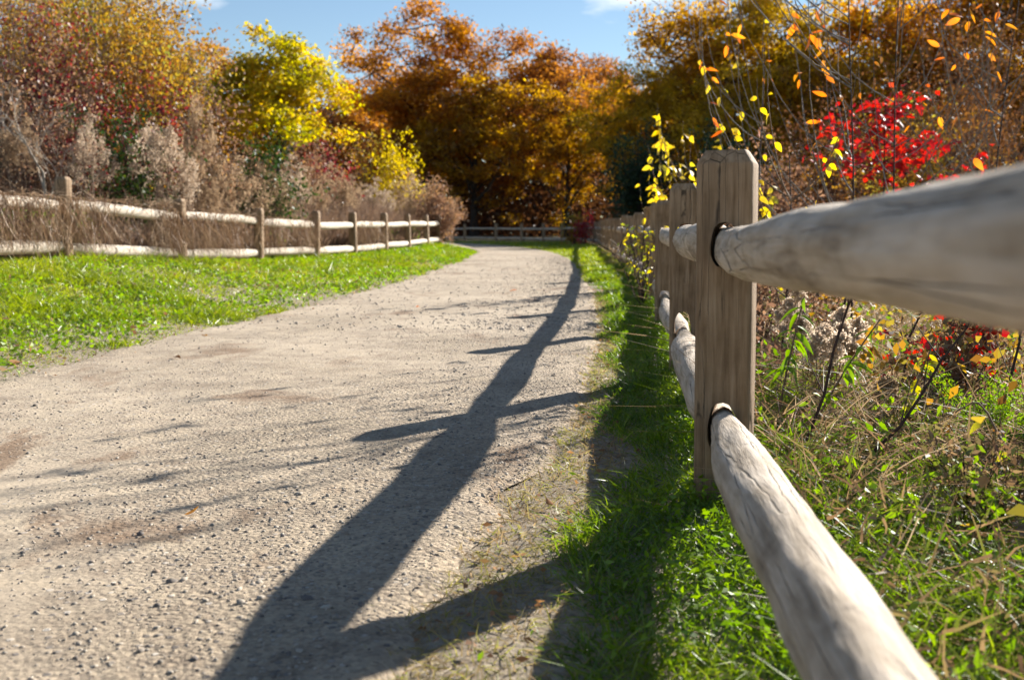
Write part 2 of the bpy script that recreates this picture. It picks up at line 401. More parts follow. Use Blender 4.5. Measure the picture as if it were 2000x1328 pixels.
def grid_axis(lo, hi, fine_lo, fine_hi, fine, grow=1.25):
    a = list(np.arange(fine_lo, fine_hi + fine / 2, fine)); s = fine
    while a[-1] < hi: s *= grow; a.append(a[-1] + s)
    s = fine
    while a[0] > lo: s *= grow; a.insert(0, a[0] - s)
    return np.array(a)
gx = grid_axis(-900, 900, -16, 12, .13); gy = grid_axis(-60, 1500, -3, 40, .16)
X, Y = np.meshgrid(gx, gy)
Z = zt(X, Y)
mb = MB(); nx, ny = len(gx), len(gy)
i = np.arange(ny - 1)[:, None] * nx + np.arange(nx - 1)[None]
mb.add(np.stack([X, Y, Z], -1).reshape(-1, 3), np.stack([i, i + 1, i + nx + 1, i + nx], -1).reshape(-1, 4))
gob = mb.build('ground', ground_mat(), smooth=True)
fade_ = np.maximum(sstep(.36, .0, X - edge_x(RIGHT_EDGE, Y) + .35 * (fbm(X * 3, Y * 3, 52) - .47)), sstep(.2, -.05, edge_x(LEFT_EDGE, Y) - X + .3 * (fbm(X * 3, Y * 3, 53) - .47))) * (Y < 60)
at_ = gob.data.attributes.new('dust', 'FLOAT', 'POINT'); at_.data.foreach_set('value', fade_.ravel().astype(np.float32))
tag(gob, 'grassy soil on both sides of the gravel path', kind='structure')

# ------------------------------------------------------------------ path
def path_mat():
    m, t, out = newmat('gravel_path')
    g = t.nodes.new('ShaderNodeNewGeometry'); P = g.outputs['Position']
    big = noise_tex(t, .8, 5, .6, P); mid = noise_tex(t, 7, 6, .65, P); fine = noise_tex(t, 90, 5, .75, P)
    base = ramp(t, big.outputs['Fac'], [(.32, .26, .19), (.41, .335, .25), (.48, .395, .295)], [.3, .5, .7])
    md = ramp(t, mid.outputs['Fac'], [(.72, .70, .69), (1, 1, 1), (1.15, 1.14, 1.1)], [.3, .5, .72])
    mu = t.nodes.new('ShaderNodeMixRGB'); mu.blend_type = 'MULTIPLY'; mu.inputs[0].default_value = 1
    t.links.new(base.outputs[0], mu.inputs[1]); t.links.new(md.outputs[0], mu.inputs[2])
    v = t.nodes.new('ShaderNodeTexVoronoi'); v.inputs['Scale'].default_value = 95; t.links.new(P, v.inputs['Vector'])
    vc = ramp(t, v.outputs['Color'], [(.62, .6, .6), (1, .98, .95), (1.22, 1.18, 1.12)], [.1, .5, .95])
    mu2 = t.nodes.new('ShaderNodeMixRGB'); mu2.blend_type = 'MULTIPLY'; mu2.inputs[0].default_value = .75
    t.links.new(mu.outputs[0], mu2.inputs[1]); t.links.new(vc.outputs[0], mu2.inputs[2])
    v3 = t.nodes.new('ShaderNodeTexVoronoi'); v3.inputs['Scale'].default_value = 42; t.links.new(P, v3.inputs['Vector'])
    sx = t.nodes.new('ShaderNodeSeparateColor'); t.links.new(v3.outputs['Color'], sx.inputs[0])
    pk = ramp(t, sx.outputs[0], [(0, 0, 0), (1, 1, 1)], [.74, .76]); ins = ramp(t, v3.outputs['Distance'], [(1, 1, 1), (0, 0, 0)], [.28, .36])
    pm = t.nodes.new('ShaderNodeMath'); pm.operation = 'MULTIPLY'; t.links.new(pk.outputs[0], pm.inputs[0]); t.links.new(ins.outputs[0], pm.inputs[1])
    pc = ramp(t, sx.outputs[1], [(.16, .14, .125), (.30, .255, .21), (.52, .46, .39)], [.1, .5, .9])
    mus = t.nodes.new('ShaderNodeMixRGB'); t.links.new(pm.outputs[0], mus.inputs[0]); t.links.new(mu2.outputs[0], mus.inputs[1]); t.links.new(pc.outputs[0], mus.inputs[2])
    # patches of brown plant debris, drawn out across the path
    mpp = t.nodes.new('ShaderNodeMapping'); mpp.inputs['Scale'].default_value = (1.0, .55, 1); mpp.inputs['Rotation'].default_value = (0, 0, .5); t.links.new(P, mpp.inputs[0])
    db = noise_tex(t, 1.9, 7, .62, mpp.outputs[0], .5)
    dm = ramp(t, db.outputs['Fac'], [(0, 0, 0), (.75, .75, .75)], [.57, .66])
    mu3 = t.nodes.new('ShaderNodeMixRGB'); mu3.inputs['Color2'].default_value = (.2, .125, .075, 1)
    t.links.new(dm.outputs[0], mu3.inputs[0]); t.links.new(mus.outputs[0], mu3.inputs[1])
    pb = t.nodes.new('ShaderNodeBsdfPrincipled'); pb.inputs['Roughness'].default_value = .92; pb.inputs['Specular IOR Level'].default_value = .2
    t.links.new(mu3.outputs[0], pb.inputs['Base Color'])
    v2 = t.nodes.new('ShaderNodeTexVoronoi'); v2.inputs['Scale'].default_value = 60; t.links.new(P, v2.inputs['Vector'])
    hh = t.nodes.new('ShaderNodeMath'); hh.operation = 'SUBTRACT'; t.links.new(fine.outputs['Fac'], hh.inputs[0]); t.links.new(v2.outputs['Distance'], hh.inputs[1])
    h3 = t.nodes.new('ShaderNodeMath'); h3.operation = 'MULTIPLY_ADD'; h3.inputs[1].default_value = .7
    hp = t.nodes.new('ShaderNodeMath'); hp.operation = 'MULTIPLY_ADD'; hp.inputs[1].default_value = .8; t.links.new(pm.outputs[0], hp.inputs[0]); t.links.new(hh.outputs[0], hp.inputs[2])
    t.links.new(mid.outputs['Fac'], h3.inputs[0]); t.links.new(hp.outputs[0], h3.inputs[2])
    co = t.nodes.new('ShaderNodeAttribute'); co.attribute_name = 'coarse'
    cs_ = t.nodes.new('ShaderNodeMath'); cs_.operation = 'MULTIPLY_ADD'; cs_.inputs[1].default_value = .55; cs_.inputs[2].default_value = .22; t.links.new(co.outputs['Fac'], cs_.inputs[0])
    cv = t.nodes.new('ShaderNodeMath'); cv.operation = 'MULTIPLY_ADD'; cv.inputs[1].default_value = .6; cv.inputs[2].default_value = .3; t.links.new(co.outputs['Fac'], cv.inputs[0]); t.links.new(cv.outputs[0], mu2.inputs[0])
    bp = t.nodes.new('ShaderNodeBump'); t.links.new(cs_.outputs[0], bp.inputs['Strength']); bp.inputs['Distance'].default_value = .010
    t.links.new(h3.outputs[0], bp.inputs['Height']); t.links.new(bp.outputs[0], pb.inputs['Normal'])
    t.links.new(pb.outputs[0], out.inputs[0])
    return m

def zp(x, y):
    """height of the path surface"""
    return PATHZ + .012 + .016 * (fbm(x * 1.4, y * 1.4, 21) - .47) + .012 * (fbm(x * 7, y * 7, 33) - .47)
ys = np.concatenate([np.arange(-3, 9, .05), np.arange(9, 30, .15), np.arange(30, 53.5, .4)])
nc = 96
xs = np.linspace(0, 1, nc)
le = edge_x(LEFT_EDGE, ys) - .05 + .28 * (fbm(ys * .9, ys * 0, 41) - .47) + .12 * (vnoise(ys * 6, ys * 0, 43) - .5)
re = edge_x(RIGHT_EDGE, ys) + .05 + .24 * (fbm(ys * .9, ys * 0, 47) - .47) + .10 * (vnoise(ys * 7, ys * 0, 49) - .5)
PX = le[:, None] * (1 - xs) + re[:, None] * xs; PY = np.repeat(ys[:, None], nc, 1)
PZ = zp(PX, PY)
e = np.minimum(xs, 1 - xs)
PZ = PZ - .02 * sstep(.03, 0, e)[None]
# beyond the bend the path turns off to the left: sweep along both edges
mb = MB()
ii = np.arange(len(ys) - 1)[:, None] * nc + np.arange(nc - 1)[None]
mb.add(np.stack([PX, PY, PZ], -1).reshape(-1, 3), np.stack([ii, ii + 1, ii + nc + 1, ii + nc], -1).reshape(-1, 4))
pob = mb.build('path', path_mat(), smooth=True)
coarse = np.clip(sstep(.45, .95, xs)[None] + .5 * sstep(.12, 0, xs)[None] + 1.6 * (fbm(PX * .9, PY * .5, 57) - .47), 0, 1)
at_ = pob.data.attributes.new('coarse', 'FLOAT', 'POINT'); at_.data.foreach_set('value', coarse.ravel().astype(np.float32))
tag(pob, 'pale gravel path curving away to the left', kind='structure')

# loose gravel lying on the path
def pebbles(mb, x, y, z, size):
    n = len(x)
    t = np.array([(1, 0, 0), (-1, 0, 0), (0, 1, 0), (0, -1, 0), (0, 0, 1), (0, 0, -1)], float)
    o = unit(np.array([(1, 1, 1), (-1, 1, 1), (1, -1, 1), (-1, -1, 1)], float))
    base = np.concatenate([t, o * .98])
    f = np.array([(6, 0, 2), (6, 2, 4), (6, 4, 0), (7, 2, 1), (7, 4, 2), (7, 1, 4), (8, 3, 0), (8, 4, 3), (8, 0, 4), (9, 1, 3), (9, 3, 4), (9, 4, 1)])
    k = len(base)
    ang = rng.uniform(0, 2 * np.pi, n); c, s = np.cos(ang), np.sin(ang)
    P = base[None] * (1 + rng.uniform(-.28, .28, (n, k, 1)))
    P = P * np.stack([rng.uniform(.8, 1.4, n), rng.uniform(.65, 1.1, n), rng.uniform(.45, .8, n)], 1)[:, None]
    Q = np.stack([P[..., 0] * c[:, None] - P[..., 1] * s[:, None], P[..., 0] * s[:, None] + P[..., 1] * c[:, None], P[..., 2]], -1)
    Q = Q * size[:, None, None] + np.stack([x, y, z + size * .05], 1)[:, None]
    F_ = (np.arange(n)[:, None, None] * k + f[None]).reshape(-1, 3)
    mb.add(Q.reshape(-1, 3), F_)

def path_points(n, y0, y1, power, wright=0.0):
    y = y0 + (y1 - y0) * rng.random(n) ** power
    t = rng.random(n)
    if wright: t = np.where(rng.random(n) < wright, 1 - np.abs(rng.normal(0, .18, n)), t)
    t = np.clip(t, 0, 1)
    x = edge_x(LEFT_EDGE, y) * (1 - t) + edge_x(RIGHT_EDGE, y) * t
    return x, y
def pebmat(name, cols):
    m, t, out = newmat(name)
    g = t.nodes.new('ShaderNodeNewGeometry')
    r = ramp(t, g.outputs['Random Per Island'], cols)
    pb = t.nodes.new('ShaderNodeBsdfPrincipled'); pb.inputs['Roughness'].default_value = .85; pb.inputs['Specular IOR Level'].default_value = .25
    t.links.new(r.outputs[0], pb.inputs['Base Color']); t.links.new(pb.outputs[0], out.inputs[0])
    return m
M['pebble'] = pebmat('gravel_stones', [(.14, .12, .11), (.26, .225, .185), (.36, .31, .25), (.45, .39, .32), (.3, .23, .17)])
mb = MB()
x, y = path_points(34000, 1.0, 9.5, 1.6, .45)
keep = fbm(x * 1.1, y * 1.1, 61) + rng.normal(0, .12, len(x)) > .46
x, y = x[keep], y[keep]
pebbles(mb, x, y, zp(x, y), np.exp(rng.normal(math.log(.0032), .42, len(x))))
x, y = path_points(170, 1.2, 14, 1.4, .6)
pebbles(mb, x, y, zp(x, y), np.exp(rng.normal(math.log(.008), .25, len(x))))
x, y = path_points(4000, 8, 28, 1.4, .45)
pebbles(mb, x, y, zp(x, y), np.exp(rng.normal(math.log(.009), .35, len(x))))
tag(mb.build('gravel', M['pebble']), 'loose grey stones scattered over the gravel path', 'gravel', kind='stuff')

# ------------------------------------------------------------------ fences
POST_H = .92
def post_mesh(name, h, wx, wy, seed, slots=(), crack=None, hi=False, mat=None):
    n = 32 if hi else 16
    a = np.linspace(0, 2 * np.pi, n, endpoint=False) + np.pi / n
    p = 7.0 if hi else 5.0
    cx = np.sign(np.cos(a)) * np.abs(np.cos(a)) ** (2 / p) * wx / 2
    cyy = np.sign(np.sin(a)) * np.abs(np.sin(a)) ** (2 / p) * wy / 2
    zs = np.r_[-.25, np.linspace(0, h - .05, 12 if hi else 4), h - .038, h - .034, h - .006, h]
    sc_ = np.ones(len(zs)); sc_[-3:] = [.985, .76, .71]
    V = []
    for z, s in zip(zs, sc_):
        wob = np.array([1 + .035 * mnoise.noise((math.cos(q) * 1.2 + seed, math.sin(q) * 1.2, z * 2.2)) for q in a])
        V.append(np.stack([cx * s * wob + .006 * math.sin(z * 2 + seed), cyy * s * wob, np.full(n, z)], -1))
    mb = MB(); m = len(zs)
    i = np.arange(m - 1)[:, None] * n; j = np.arange(n)[None]; k = (j + 1) % n
    mb.add(np.concatenate(V), np.stack([i + j, i + k, i + n + k, i + n + j], -1).reshape(-1, 4))
    mb.f.append(np.array([list(range((m - 1) * n, m * n))])); mb.f.append(np.array([list(range(n - 1, -1, -1))]))
    me = mb.mesh(name, mat)
    cut = []
    for (zc, sw, sh, ox) in slots:
        cut.append(('slot', zc, sw, sh, ox))
    if crack: cut.append(('crack',) + crack)
    if cut:
        tmp = bpy.data.objects.new('tmp', me); col.objects.link(tmp)
        junk = [tmp]
        for c in cut:
            b = MB()
            if c[0] == 'slot':
                _, zc, sw, sh, ox = c
                q = np.linspace(0, 2 * np.pi, 20, endpoint=False)
                px_ = np.sign(np.cos(q)) * np.abs(np.cos(q)) ** .75 * sw / 2 + ox; pz = np.sign(np.sin(q)) * np.abs(np.sin(q)) ** .75 * sh / 2 + zc
                px_ = px_ + .002 * np.sin(q * 5 + seed); pz = pz + .0025 * np.sin(q * 4 + 1 + seed)
                A = np.stack([px_, np.full(20, -.3), pz], -1); B = A.copy(); B[:, 1] = .3
                b.add(np.concatenate([A, B]), np.array([[s, (s + 1) % 20, 20 + (s + 1) % 20, 20 + s] for s in range(20)]))
                b.f.append(np.array([list(range(19, -1, -1))])); b.f.append(np.array([list(range(20, 40))]))
            else:
                _, ox, z0, z1, wd = c
                zz = np.linspace(z0, z1, 14)
                xx = ox + .004 * np.sin(zz * 17) + .003 * np.sin(zz * 41)
                ww = wd * np.clip((zz - z0) / (z1 - z0) * 1.4 + .15, 0, 1)
                rows = np.stack([np.stack([xx - ww, np.full(14, -.2), zz], -1), np.stack([xx + ww, np.full(14, -.2), zz], -1), np.stack([xx, np.full(14, -wy / 2 + .05), zz], -1)], 1)
                b.add(rows.reshape(-1, 3), np.array([[s * 3 + u, s * 3 + (u + 1) % 3, s * 3 + 3 + (u + 1) % 3, s * 3 + 3 + u] for s in range(13) for u in range(3)]))
                b.f.append(np.array([[2, 1, 0]])); b.f.append(np.array([[39, 40, 41]]))
            cm_ = b.mesh('cut', [])
            bm = bmesh.new(); bm.from_mesh(cm_); bmesh.ops.recalc_face_normals(bm, faces=bm.faces); bm.to_mesh(cm_); bm.free()
            co = bpy.data.objects.new('cut', cm_); col.objects.link(co); junk.append(co)
            md = tmp.modifiers.new('b', 'BOOLEAN'); md.operation = 'DIFFERENCE'; md.solver = 'EXACT'; md.object = co
        bm = bmesh.new(); bm.from_mesh(me); bmesh.ops.recalc_face_normals(bm, faces=bm.faces); bm.to_mesh(me); bm.free()
        dg = bpy.context.evaluated_depsgraph_get(); dg.update()
        me2 = bpy.data.meshes.new_from_object(tmp.evaluated_get(dg))
        for o in junk: bpy.data.objects.remove(o)
        me = me2; me.name = name
        if not me.materials: me.materials.append(mat)
    me.polygons.foreach_set('use_smooth', np.ones(len(me.polygons), bool))
    me.set_sharp_from_angle(angle=R(38))
    return me

def rail_mesh(name, L_, r, seed, mat, n=14, m=26, ew=.036, eh=.055, bow=.012, rough=.06):
    """a peeled log along local X from 0 to L_, whittled at both ends"""
    t = np.linspace(0, 1, m); a = np.linspace(0, 2 * np.pi, n, endpoint=False)
    V = []
    for tt in t:
        end = min(tt, 1 - tt) * L_
        k = min(1.0, max(0.0, (end - .06) / .62)); k = k * k * (3 - 2 * k)
        rw = ew * (1 - k) + r * k; rh = eh * (1 - k) + r * k
        ox = bow * math.sin(tt * math.pi) * math.sin(seed) + .006 * math.sin(tt * 9 + seed) * k
        oz = bow * math.sin(tt * math.pi) * math.cos(seed * 1.7) + .005 * math.sin(tt * 7 + seed * 2) * k
        for q in a:
            d = 1 + rough * (1.4 * mnoise.noise((tt * L_ * 1.5 + seed * 3, math.cos(q) * .9, math.sin(q) * .9)) + .8 * mnoise.noise((tt * L_ * 5 + seed, math.cos(q) * 2, math.sin(q) * 2)) + (.35 * mnoise.noise((tt * L_ * 16, math.cos(q) * 5 + seed, math.sin(q) * 5)) + .9 * abs(mnoise.noise((tt * L_ * .9, math.cos(q) * 2.4 + seed, math.sin(q) * 2.4))) if n > 20 else 0))
            V.append((tt * L_, ox + rw * math.cos(q) * d, oz + rh * math.sin(q) * d))
    mb = MB()
    i = np.arange(m - 1)[:, None] * n; j = np.arange(n)[None]; k = (j + 1) % n
    mb.add(V, np.stack([i + j, i + k, i + n + k, i + n + j], -1).reshape(-1, 4))
    mb.f.append(np.array([list(range(n - 1, -1, -1))])); mb.f.append(np.array([list(range((m - 1) * n, m * n))]))
    return mb.mesh(name, mat, smooth=True)

def place_rail(me, a, b, parent, L0, name='rail'):
    a, b = Vector(a), Vector(b); d = b - a
    o = link(name, me, parent)
    q = d.to_track_quat('X', 'Z')
    o.location = a; o.rotation_mode = 'QUATERNION'; o.rotation_quaternion = q
    s = d.length / L0
    o.scale = (s, 1, 1)
    return o

SP = 2.65
TOPZ, LOWZ = .655, .125
rf = empty('wooden_fence', (0, 0, 0), label='brown post and round rail fence running along the right of the path', cat='fence')
# posts along the right of the path
d0 = [0, math.hypot(.273, 2.62)]
_, total = along(RFENCE, 0)
spos = [0, d0[1]] + list(np.arange(d0[1] + SP * 1.0, total, SP))
rp, _ = along(RFENCE, np.array(spos))
std_post = [post_mesh('post', POST_H, .150 + .006 * k, .150, k * 1.7, mat=M['post']) for k in range(4)]
rails_r = [rail_mesh('rail', 2.7, r_, sd_, M['rail']) for r_, sd_ in ((.060, 1.3), (.066, 2.9), (.056, 4.1), (.063, 5.7))]
near_top = rail_mesh('rail', 2.7, .060, 2.2, M['rail'], n=36, m=110, ew=.037, eh=.056, bow=.02, rough=.085)
near_low = rail_mesh('rail', 2.7, .068, .7, M['rail'], n=44, m=150, ew=.038, eh=.060, bow=.02, rough=.065)
mid_top = rail_mesh('rail', 2.7, .078, 6.3, M['rail'], n=28, m=60, rough=.07)
mid_low = rail_mesh('rail', 2.7, .072, 8.1, M['rail'], n=28, m=60, rough=.07)
jit = np.random.default_rng(5)
H = []
for k, (px_, py_) in enumerate(rp):
    a = rp[max(k - 1, 0)]; b = rp[min(k + 1, len(rp) - 1)]
    ang = math.atan2(-(b[0] - a[0]), b[1] - a[1])
    base = float(zt(px_, py_)) if k > 1 else 0.0
    H.append(base)
    base = base if k < 2 else base + .045
    H[-1] = base
    tops = {1: .922, 2: .945, 3: .925}
    if k == 1: me = post_mesh('post', tops[1], .158, .150, .4, slots=[(TOPZ + .008, .074, .122, .007), (LOWZ + .028, .080, .146, .006)], hi=True, mat=M['post'])
    elif k == 2: me = post_mesh('post', tops[2], .148, .146, 2.4, slots=[(TOPZ + .012, .084, .136, .0), (LOWZ + .045, .084, .20, .0)], crack=(.030, .30, .99, .0035), hi=True, mat=M['post'])
    elif k == 3: me = post_mesh('post', tops[3], .146, .146, 3.9, slots=[(TOPZ + .008, .08, .13, .0), (LOWZ + .02, .084, .15, .0)], hi=True, mat=M['post'])
    else: me = std_post[k % 4]
    o = link('post', me, rf, (px_, py_, base + (0 if k < 4 else jit.uniform(-.02, .05))))
    o.rotation_euler = (R(jit.uniform(-.8, .8)), R(jit.uniform(-.8, .8)), (ang - R(12 if k == 1 else 4) if k in (1, 2, 3) else ang + R(jit.uniform(-5, 5))))
for k in range(len(rp) - 1):
    for lev, z in (('top', TOPZ), ('low', LOWZ)):
        A = np.array([*rp[k], H[k] + z]); B = np.array([*rp[k + 1], H[k + 1] + z])
        d = unit(B - A)
        if k == 0:
            A[2] = .724 if lev == 'top' else .205; B[2] += 0 if lev == 'top' else .014
            me = near_top if lev == 'top' else near_low
        elif k == 1:
            me = mid_top if lev == 'top' else mid_low
        else:
            A[2] += jit.uniform(-.015, .015); B[2] += jit.uniform(-.015, .015)
            me = rails_r[(2 * k + (lev == 'low')) % 4]
        # ends share the slot: one a little above the other
        place_rail(me, A - d * .055, B + d * .055, rf, 2.7)

lf = empty('wooden_fence', (0, 0, 0), label='sunlit post and pale rail fence along the left bank, overgrown with dead vines', cat='fence')
ly = 12.46 + 2.62 * np.arange(-1, 10); lx = lfx(ly)
lx = np.array([0, *[(q - 1000) / F * d_ for q, d_ in zip((130, 355, 507, 617, 692, 753, 798, 834, 858), ly[1:])], 0]); lx[0] = lfx(ly[0]); lx[-1] = lfx(ly[-1]) - .8
rails_l = [rail_mesh('rail', 2.7, r_, sd_, M['rail_left']) for r_, sd_ in ((.074, 1.3), (.080, 2.9), (.070, 4.1), (.077, 5.7))]
LH = zt(lx, ly)
ltop = [.0, .09, .02, .0, .03, .04, .05, .03, .03, .03, 0]
for k in range(len(lx)):
    o = link('post', std_post[(k + 1) % 4], lf, (lx[k], ly[k], LH[k] + ltop[k] - .01))
    o.rotation_euler = (R(jit.uniform(-2, 2)), R(jit.uniform(-2, 2)), R(-8 + jit.uniform(-6, 6)))
for k in range(len(lx) - 1):
    for lev, z in (('top', TOPZ + .02), ('low', LOWZ + .03)):
        A = np.array([lx[k], ly[k], LH[k] + z + jit.uniform(-.02, .02)]); B = np.array([lx[k + 1], ly[k + 1], LH[k + 1] + z + jit.uniform(-.02, .02)])
        d = unit(B - A)
        place_rail(rails_l[(3 * k + (lev == 'low')) % 4], A - d * .05, B + d * .05, lf, 2.7)

# ------------------------------------------------------------------ trees
def tree_meshes(seed, H_, cr, cb, nclump, per, leaf, bark, lean=0.0, shape=1.0, trunk_r=None, spread=.95, droop=0.0, nsides=7):
    """wood mesh (trunk with limbs and branches) and crown builder; crown ellipsoid radius cr from height cb to H_"""
    r_ = np.random.default_rng(seed)
    wood = MB(); crown = MB()
    trunk_r = trunk_r or H_ * .02
    ht = cb + (H_ - cb) * .72
    zz = np.linspace(0, ht, 9)
    tx = lean * zz + np.cumsum(r_.normal(0, .05 * H_ / 15, 9)); ty = np.cumsum(r_.normal(0, .05 * H_ / 15, 9)); tx -= tx[0]; ty -= ty[0]
    T = np.stack([tx, ty, zz], -1)
    rad = trunk_r * (1 - .8 * (zz / ht)) ; rad[0] *= 1.5
    tube(wood, np.vstack([T[0] - [0, 0, .4], T]), np.r_[rad[0], rad], nsides)
    # clump centres fill the crown, denser to the outside, lobed outline
    n = nclump; u = unit(r_.normal(size=(n, 3)))
    rr = r_.random(n) ** .45
    lob = 1 + .30 * np.sin(u[:, 0] * 3.1 + seed) * np.cos(u[:, 1] * 2.7 + seed * 2) + .22 * np.sin(u[:, 2] * 4 + seed * 3 + u[:, 0] * 4)
    cz = (H_ + cb) / 2; hz = (H_ - cb) / 2
    C = u * (rr * lob)[:, None] * np.array([cr, cr, hz])
    tap = 1 - (1 - shape) * (C[:, 2] / hz)
    C[:, :2] *= tap[:, None]
    C += [T[5, 0], T[5, 1], cz]
    C[:, 2] = np.maximum(C[:, 2], cb * .7)
    # limbs reach to the clumps
    nl = max(7, n // 7)
    limb_end = C[:nl]; limbs = []
    for e_ in limb_end:
        hz_ = np.clip(e_[2] - .45 * np.linalg.norm(e_[:2] - T[5, :2]) - .08 * H_, cb * .45, ht * .96)
        s = np.array([np.interp(hz_, zz, T[:, 0]), np.interp(hz_, zz, T[:, 1]), hz_])
        q = np.linspace(0, 1, 6)[:, None]
        mid = s * (1 - q) + e_ * q; mid[:, 2] += np.sin(q[:, 0] * np.pi) * .06 * np.linalg.norm(e_ - s) * r_.uniform(-.5, 1.5)
        mid[1:-1] += r_.normal(0, .02 * np.linalg.norm(e_ - s), (4, 3))
        r0 = max(.012, np.interp(hz_, zz, rad) * .6)
        tube(wood, mid, r0 * np.linspace(1, .22, 6), 5); limbs.append(mid)
    LP = np.concatenate(limbs)
    for c in C[nl:]:
        k = np.argmin(np.linalg.norm(LP - c, axis=1) + .6 * np.maximum(LP[:, 2] - c[2], 0))
        s = LP[k]; q = np.linspace(0, 1, 4)[:, None]
        mid = s * (1 - q) + c * q; mid[1:-1] += r_.normal(0, .04 * np.linalg.norm(c - s), (2, 3))
        tube(wood, mid, trunk_r * np.array([.16, .12, .08, .03]), 4)
    sig = spread * (cr * cr * hz) ** (1 / 3) / n ** (1 / 3)
    cc = np.repeat(C, per, 0)
    off = r_.normal(size=(len(cc), 3)) * sig * .62 * np.array([1.1, 1.1, .7])
    pos = cc + off
    ax = unit(r_.normal(size=(len(cc), 3)) + off / sig * .6 + np.array([0, 0, -droop]))
    L_ = leaf * r_.uniform(.6, 1.25, len(cc))
    leaves(crown, pos, ax, L_, L_ * .62)
    return wood, crown

class Kind:
    """a kind of tree: shared wood and crown meshes, crown mesh copied per leaf material"""
    def __init__(s, *a, **k):
        bark = a[7]
        s.wood, crown = tree_meshes(*a, **k)
        s.woodme = s.wood.mesh('trunk', M[bark], smooth=True)
        s.crownme = crown.mesh('crown', M['oak_gold']); s.by = {}
    def place(s, name, x, y, mat, label, cat='tree', group=None, rz=0, scale=1.0, z=None):
        z = float(zt(x, y)) if z is None else z
        t = empty(name, (x, y, z), rz, label, cat, group, scale)
        link('trunk', s.woodme, t)
        o = link('crown', s.crownme, t)
        o.material_slots[0].link = 'OBJECT'; o.material_slots[0].material = M[mat]
        return t

oakA = Kind(3, 16, 5.2, 3.2, 180, 220, .23, 'bark', spread=.74)
oakB = Kind(8, 14.5, 5.0, 3.0, 160, 190, .23, 'bark', shape=.9, spread=.74)
oakC = Kind(15, 17, 5.6, 2.6, 180, 180, .24, 'bark', shape=.85, spread=.74)
oakD = Kind(23, 13, 4.2, 2.2, 120, 150, .23, 'bark', spread=.62)
G1 = 'autumn oaks beyond the bend'
def oak(kind, px_, top, D, mat, label, rz, H0, group=G1, wide=1.1):
    p = at(px_, top, D); z = float(zt(p.x, D)); s = (p.z - z) / H0
    return kind.place('oak_tree', p.x, D, mat, label, 'tree', group, rz, (s * wide, s * wide, s), z)
oak(oakA, 835, 15, 74, 'oak_orange', 'tallest orange oak in the middle, behind the yellow bush', .4, 16.3)
oak(oakB, 1045, 65, 78, 'oak_rust', 'round rust orange oak right of the tallest one, above the far fence', 1.9, 14.8)
oak(oakD, 1108, 150, 69, 'oak_gold', 'thin gold oak with dark forked trunk standing before the rust oak', 2.6, 13.2, wide=.95)
oak(oakB, 715, 140, 84, 'oak_rust', 'dark rust oak between the yellow green tree and the tallest orange oak', 3.4, 14.8)
oak(oakD, 925, 130, 71, 'oak_gold', 'lower gold oak standing before the tallest orange oak', 4.4, 13.2, wide=1.3)
oak(oakA, 1190, 118, 88, 'oak_rust', 'distant purple brown oak below the gap of sky', 5.1, 16.3)
oak(oakC, 1372, -40, 68, 'oak_gold', 'broad gold oak rising behind the nearest fence post', .9, 17.3)
oak(oakB, 1262, 130, 64, 'oak_mixed', 'low golden brown oak left of the broad gold oak', 2.2, 14.8)
oak(oakA, 1560, -70, 66, 'oak_mixed', 'tall green gold oak behind the cherry saplings', 3.0, 16.3)
oak(oakC, 1790, -90, 64, 'oak_orange', 'orange oak behind the red maple sapling', 4.0, 17.3)
oak(oakB, 2020, -90, 62, 'oak_gold', 'gold oak at the right edge of the woods', 5.3, 14.8)
oak(oakA, 395, 95, 62, 'oak_orange', 'orange oak top peeping over the left thicket beside the yellow green tree', 1.2, 16.3)
oak(oakD, 1440, 120, 60, 'oak_mixed', 'small olive gold oak in front of the broad gold oak', .2, 13.2)
oak(oakD, 1680, 80, 58, 'oak_gold', 'small gold oak behind the stems of the cherry saplings', 1.4, 13.2)
oak(oakC, 590, 215, 100, 'oak_rust', 'far rust oak low behind the yellow green tree', 1.1, 17.3)

# the wood behind, one mass
mb = MB(); wd = MB()
n = 46000
xx = rng.uniform(-75, 95, n); dd = 98 + 16 * rng.random(n) + .0 * xx
top = 9.5 + 5.5 * fbm(xx * .12, xx * 0, 71) + 1.5 * vnoise(xx * .7, dd * .3, 73)
zz = top * rng.random(n) ** .95
leaves(mb, np.stack([xx, dd, zz], -1), rdir(n), 1.0 * rng.uniform(.6, 1.2, n), .75)
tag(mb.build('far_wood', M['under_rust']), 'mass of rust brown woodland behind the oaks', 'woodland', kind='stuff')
mb = MB()
n = 60000
xx = rng.uniform(-40, 66, n); dd = 70 + 18 * rng.random(n)
top = 2.2 + 5.0 * fbm(xx * .25, dd * .2, 81)
zz = top * rng.random(n) ** .9
leaves(mb, np.stack([xx, dd, zz], -1), rdir(n), .32 * rng.uniform(.6, 1.2, n), .2)
tag(mb.build('understory', M['under_rust']), 'dark brown understory below the oaks beyond the far fence', 'undergrowth', kind='stuff')

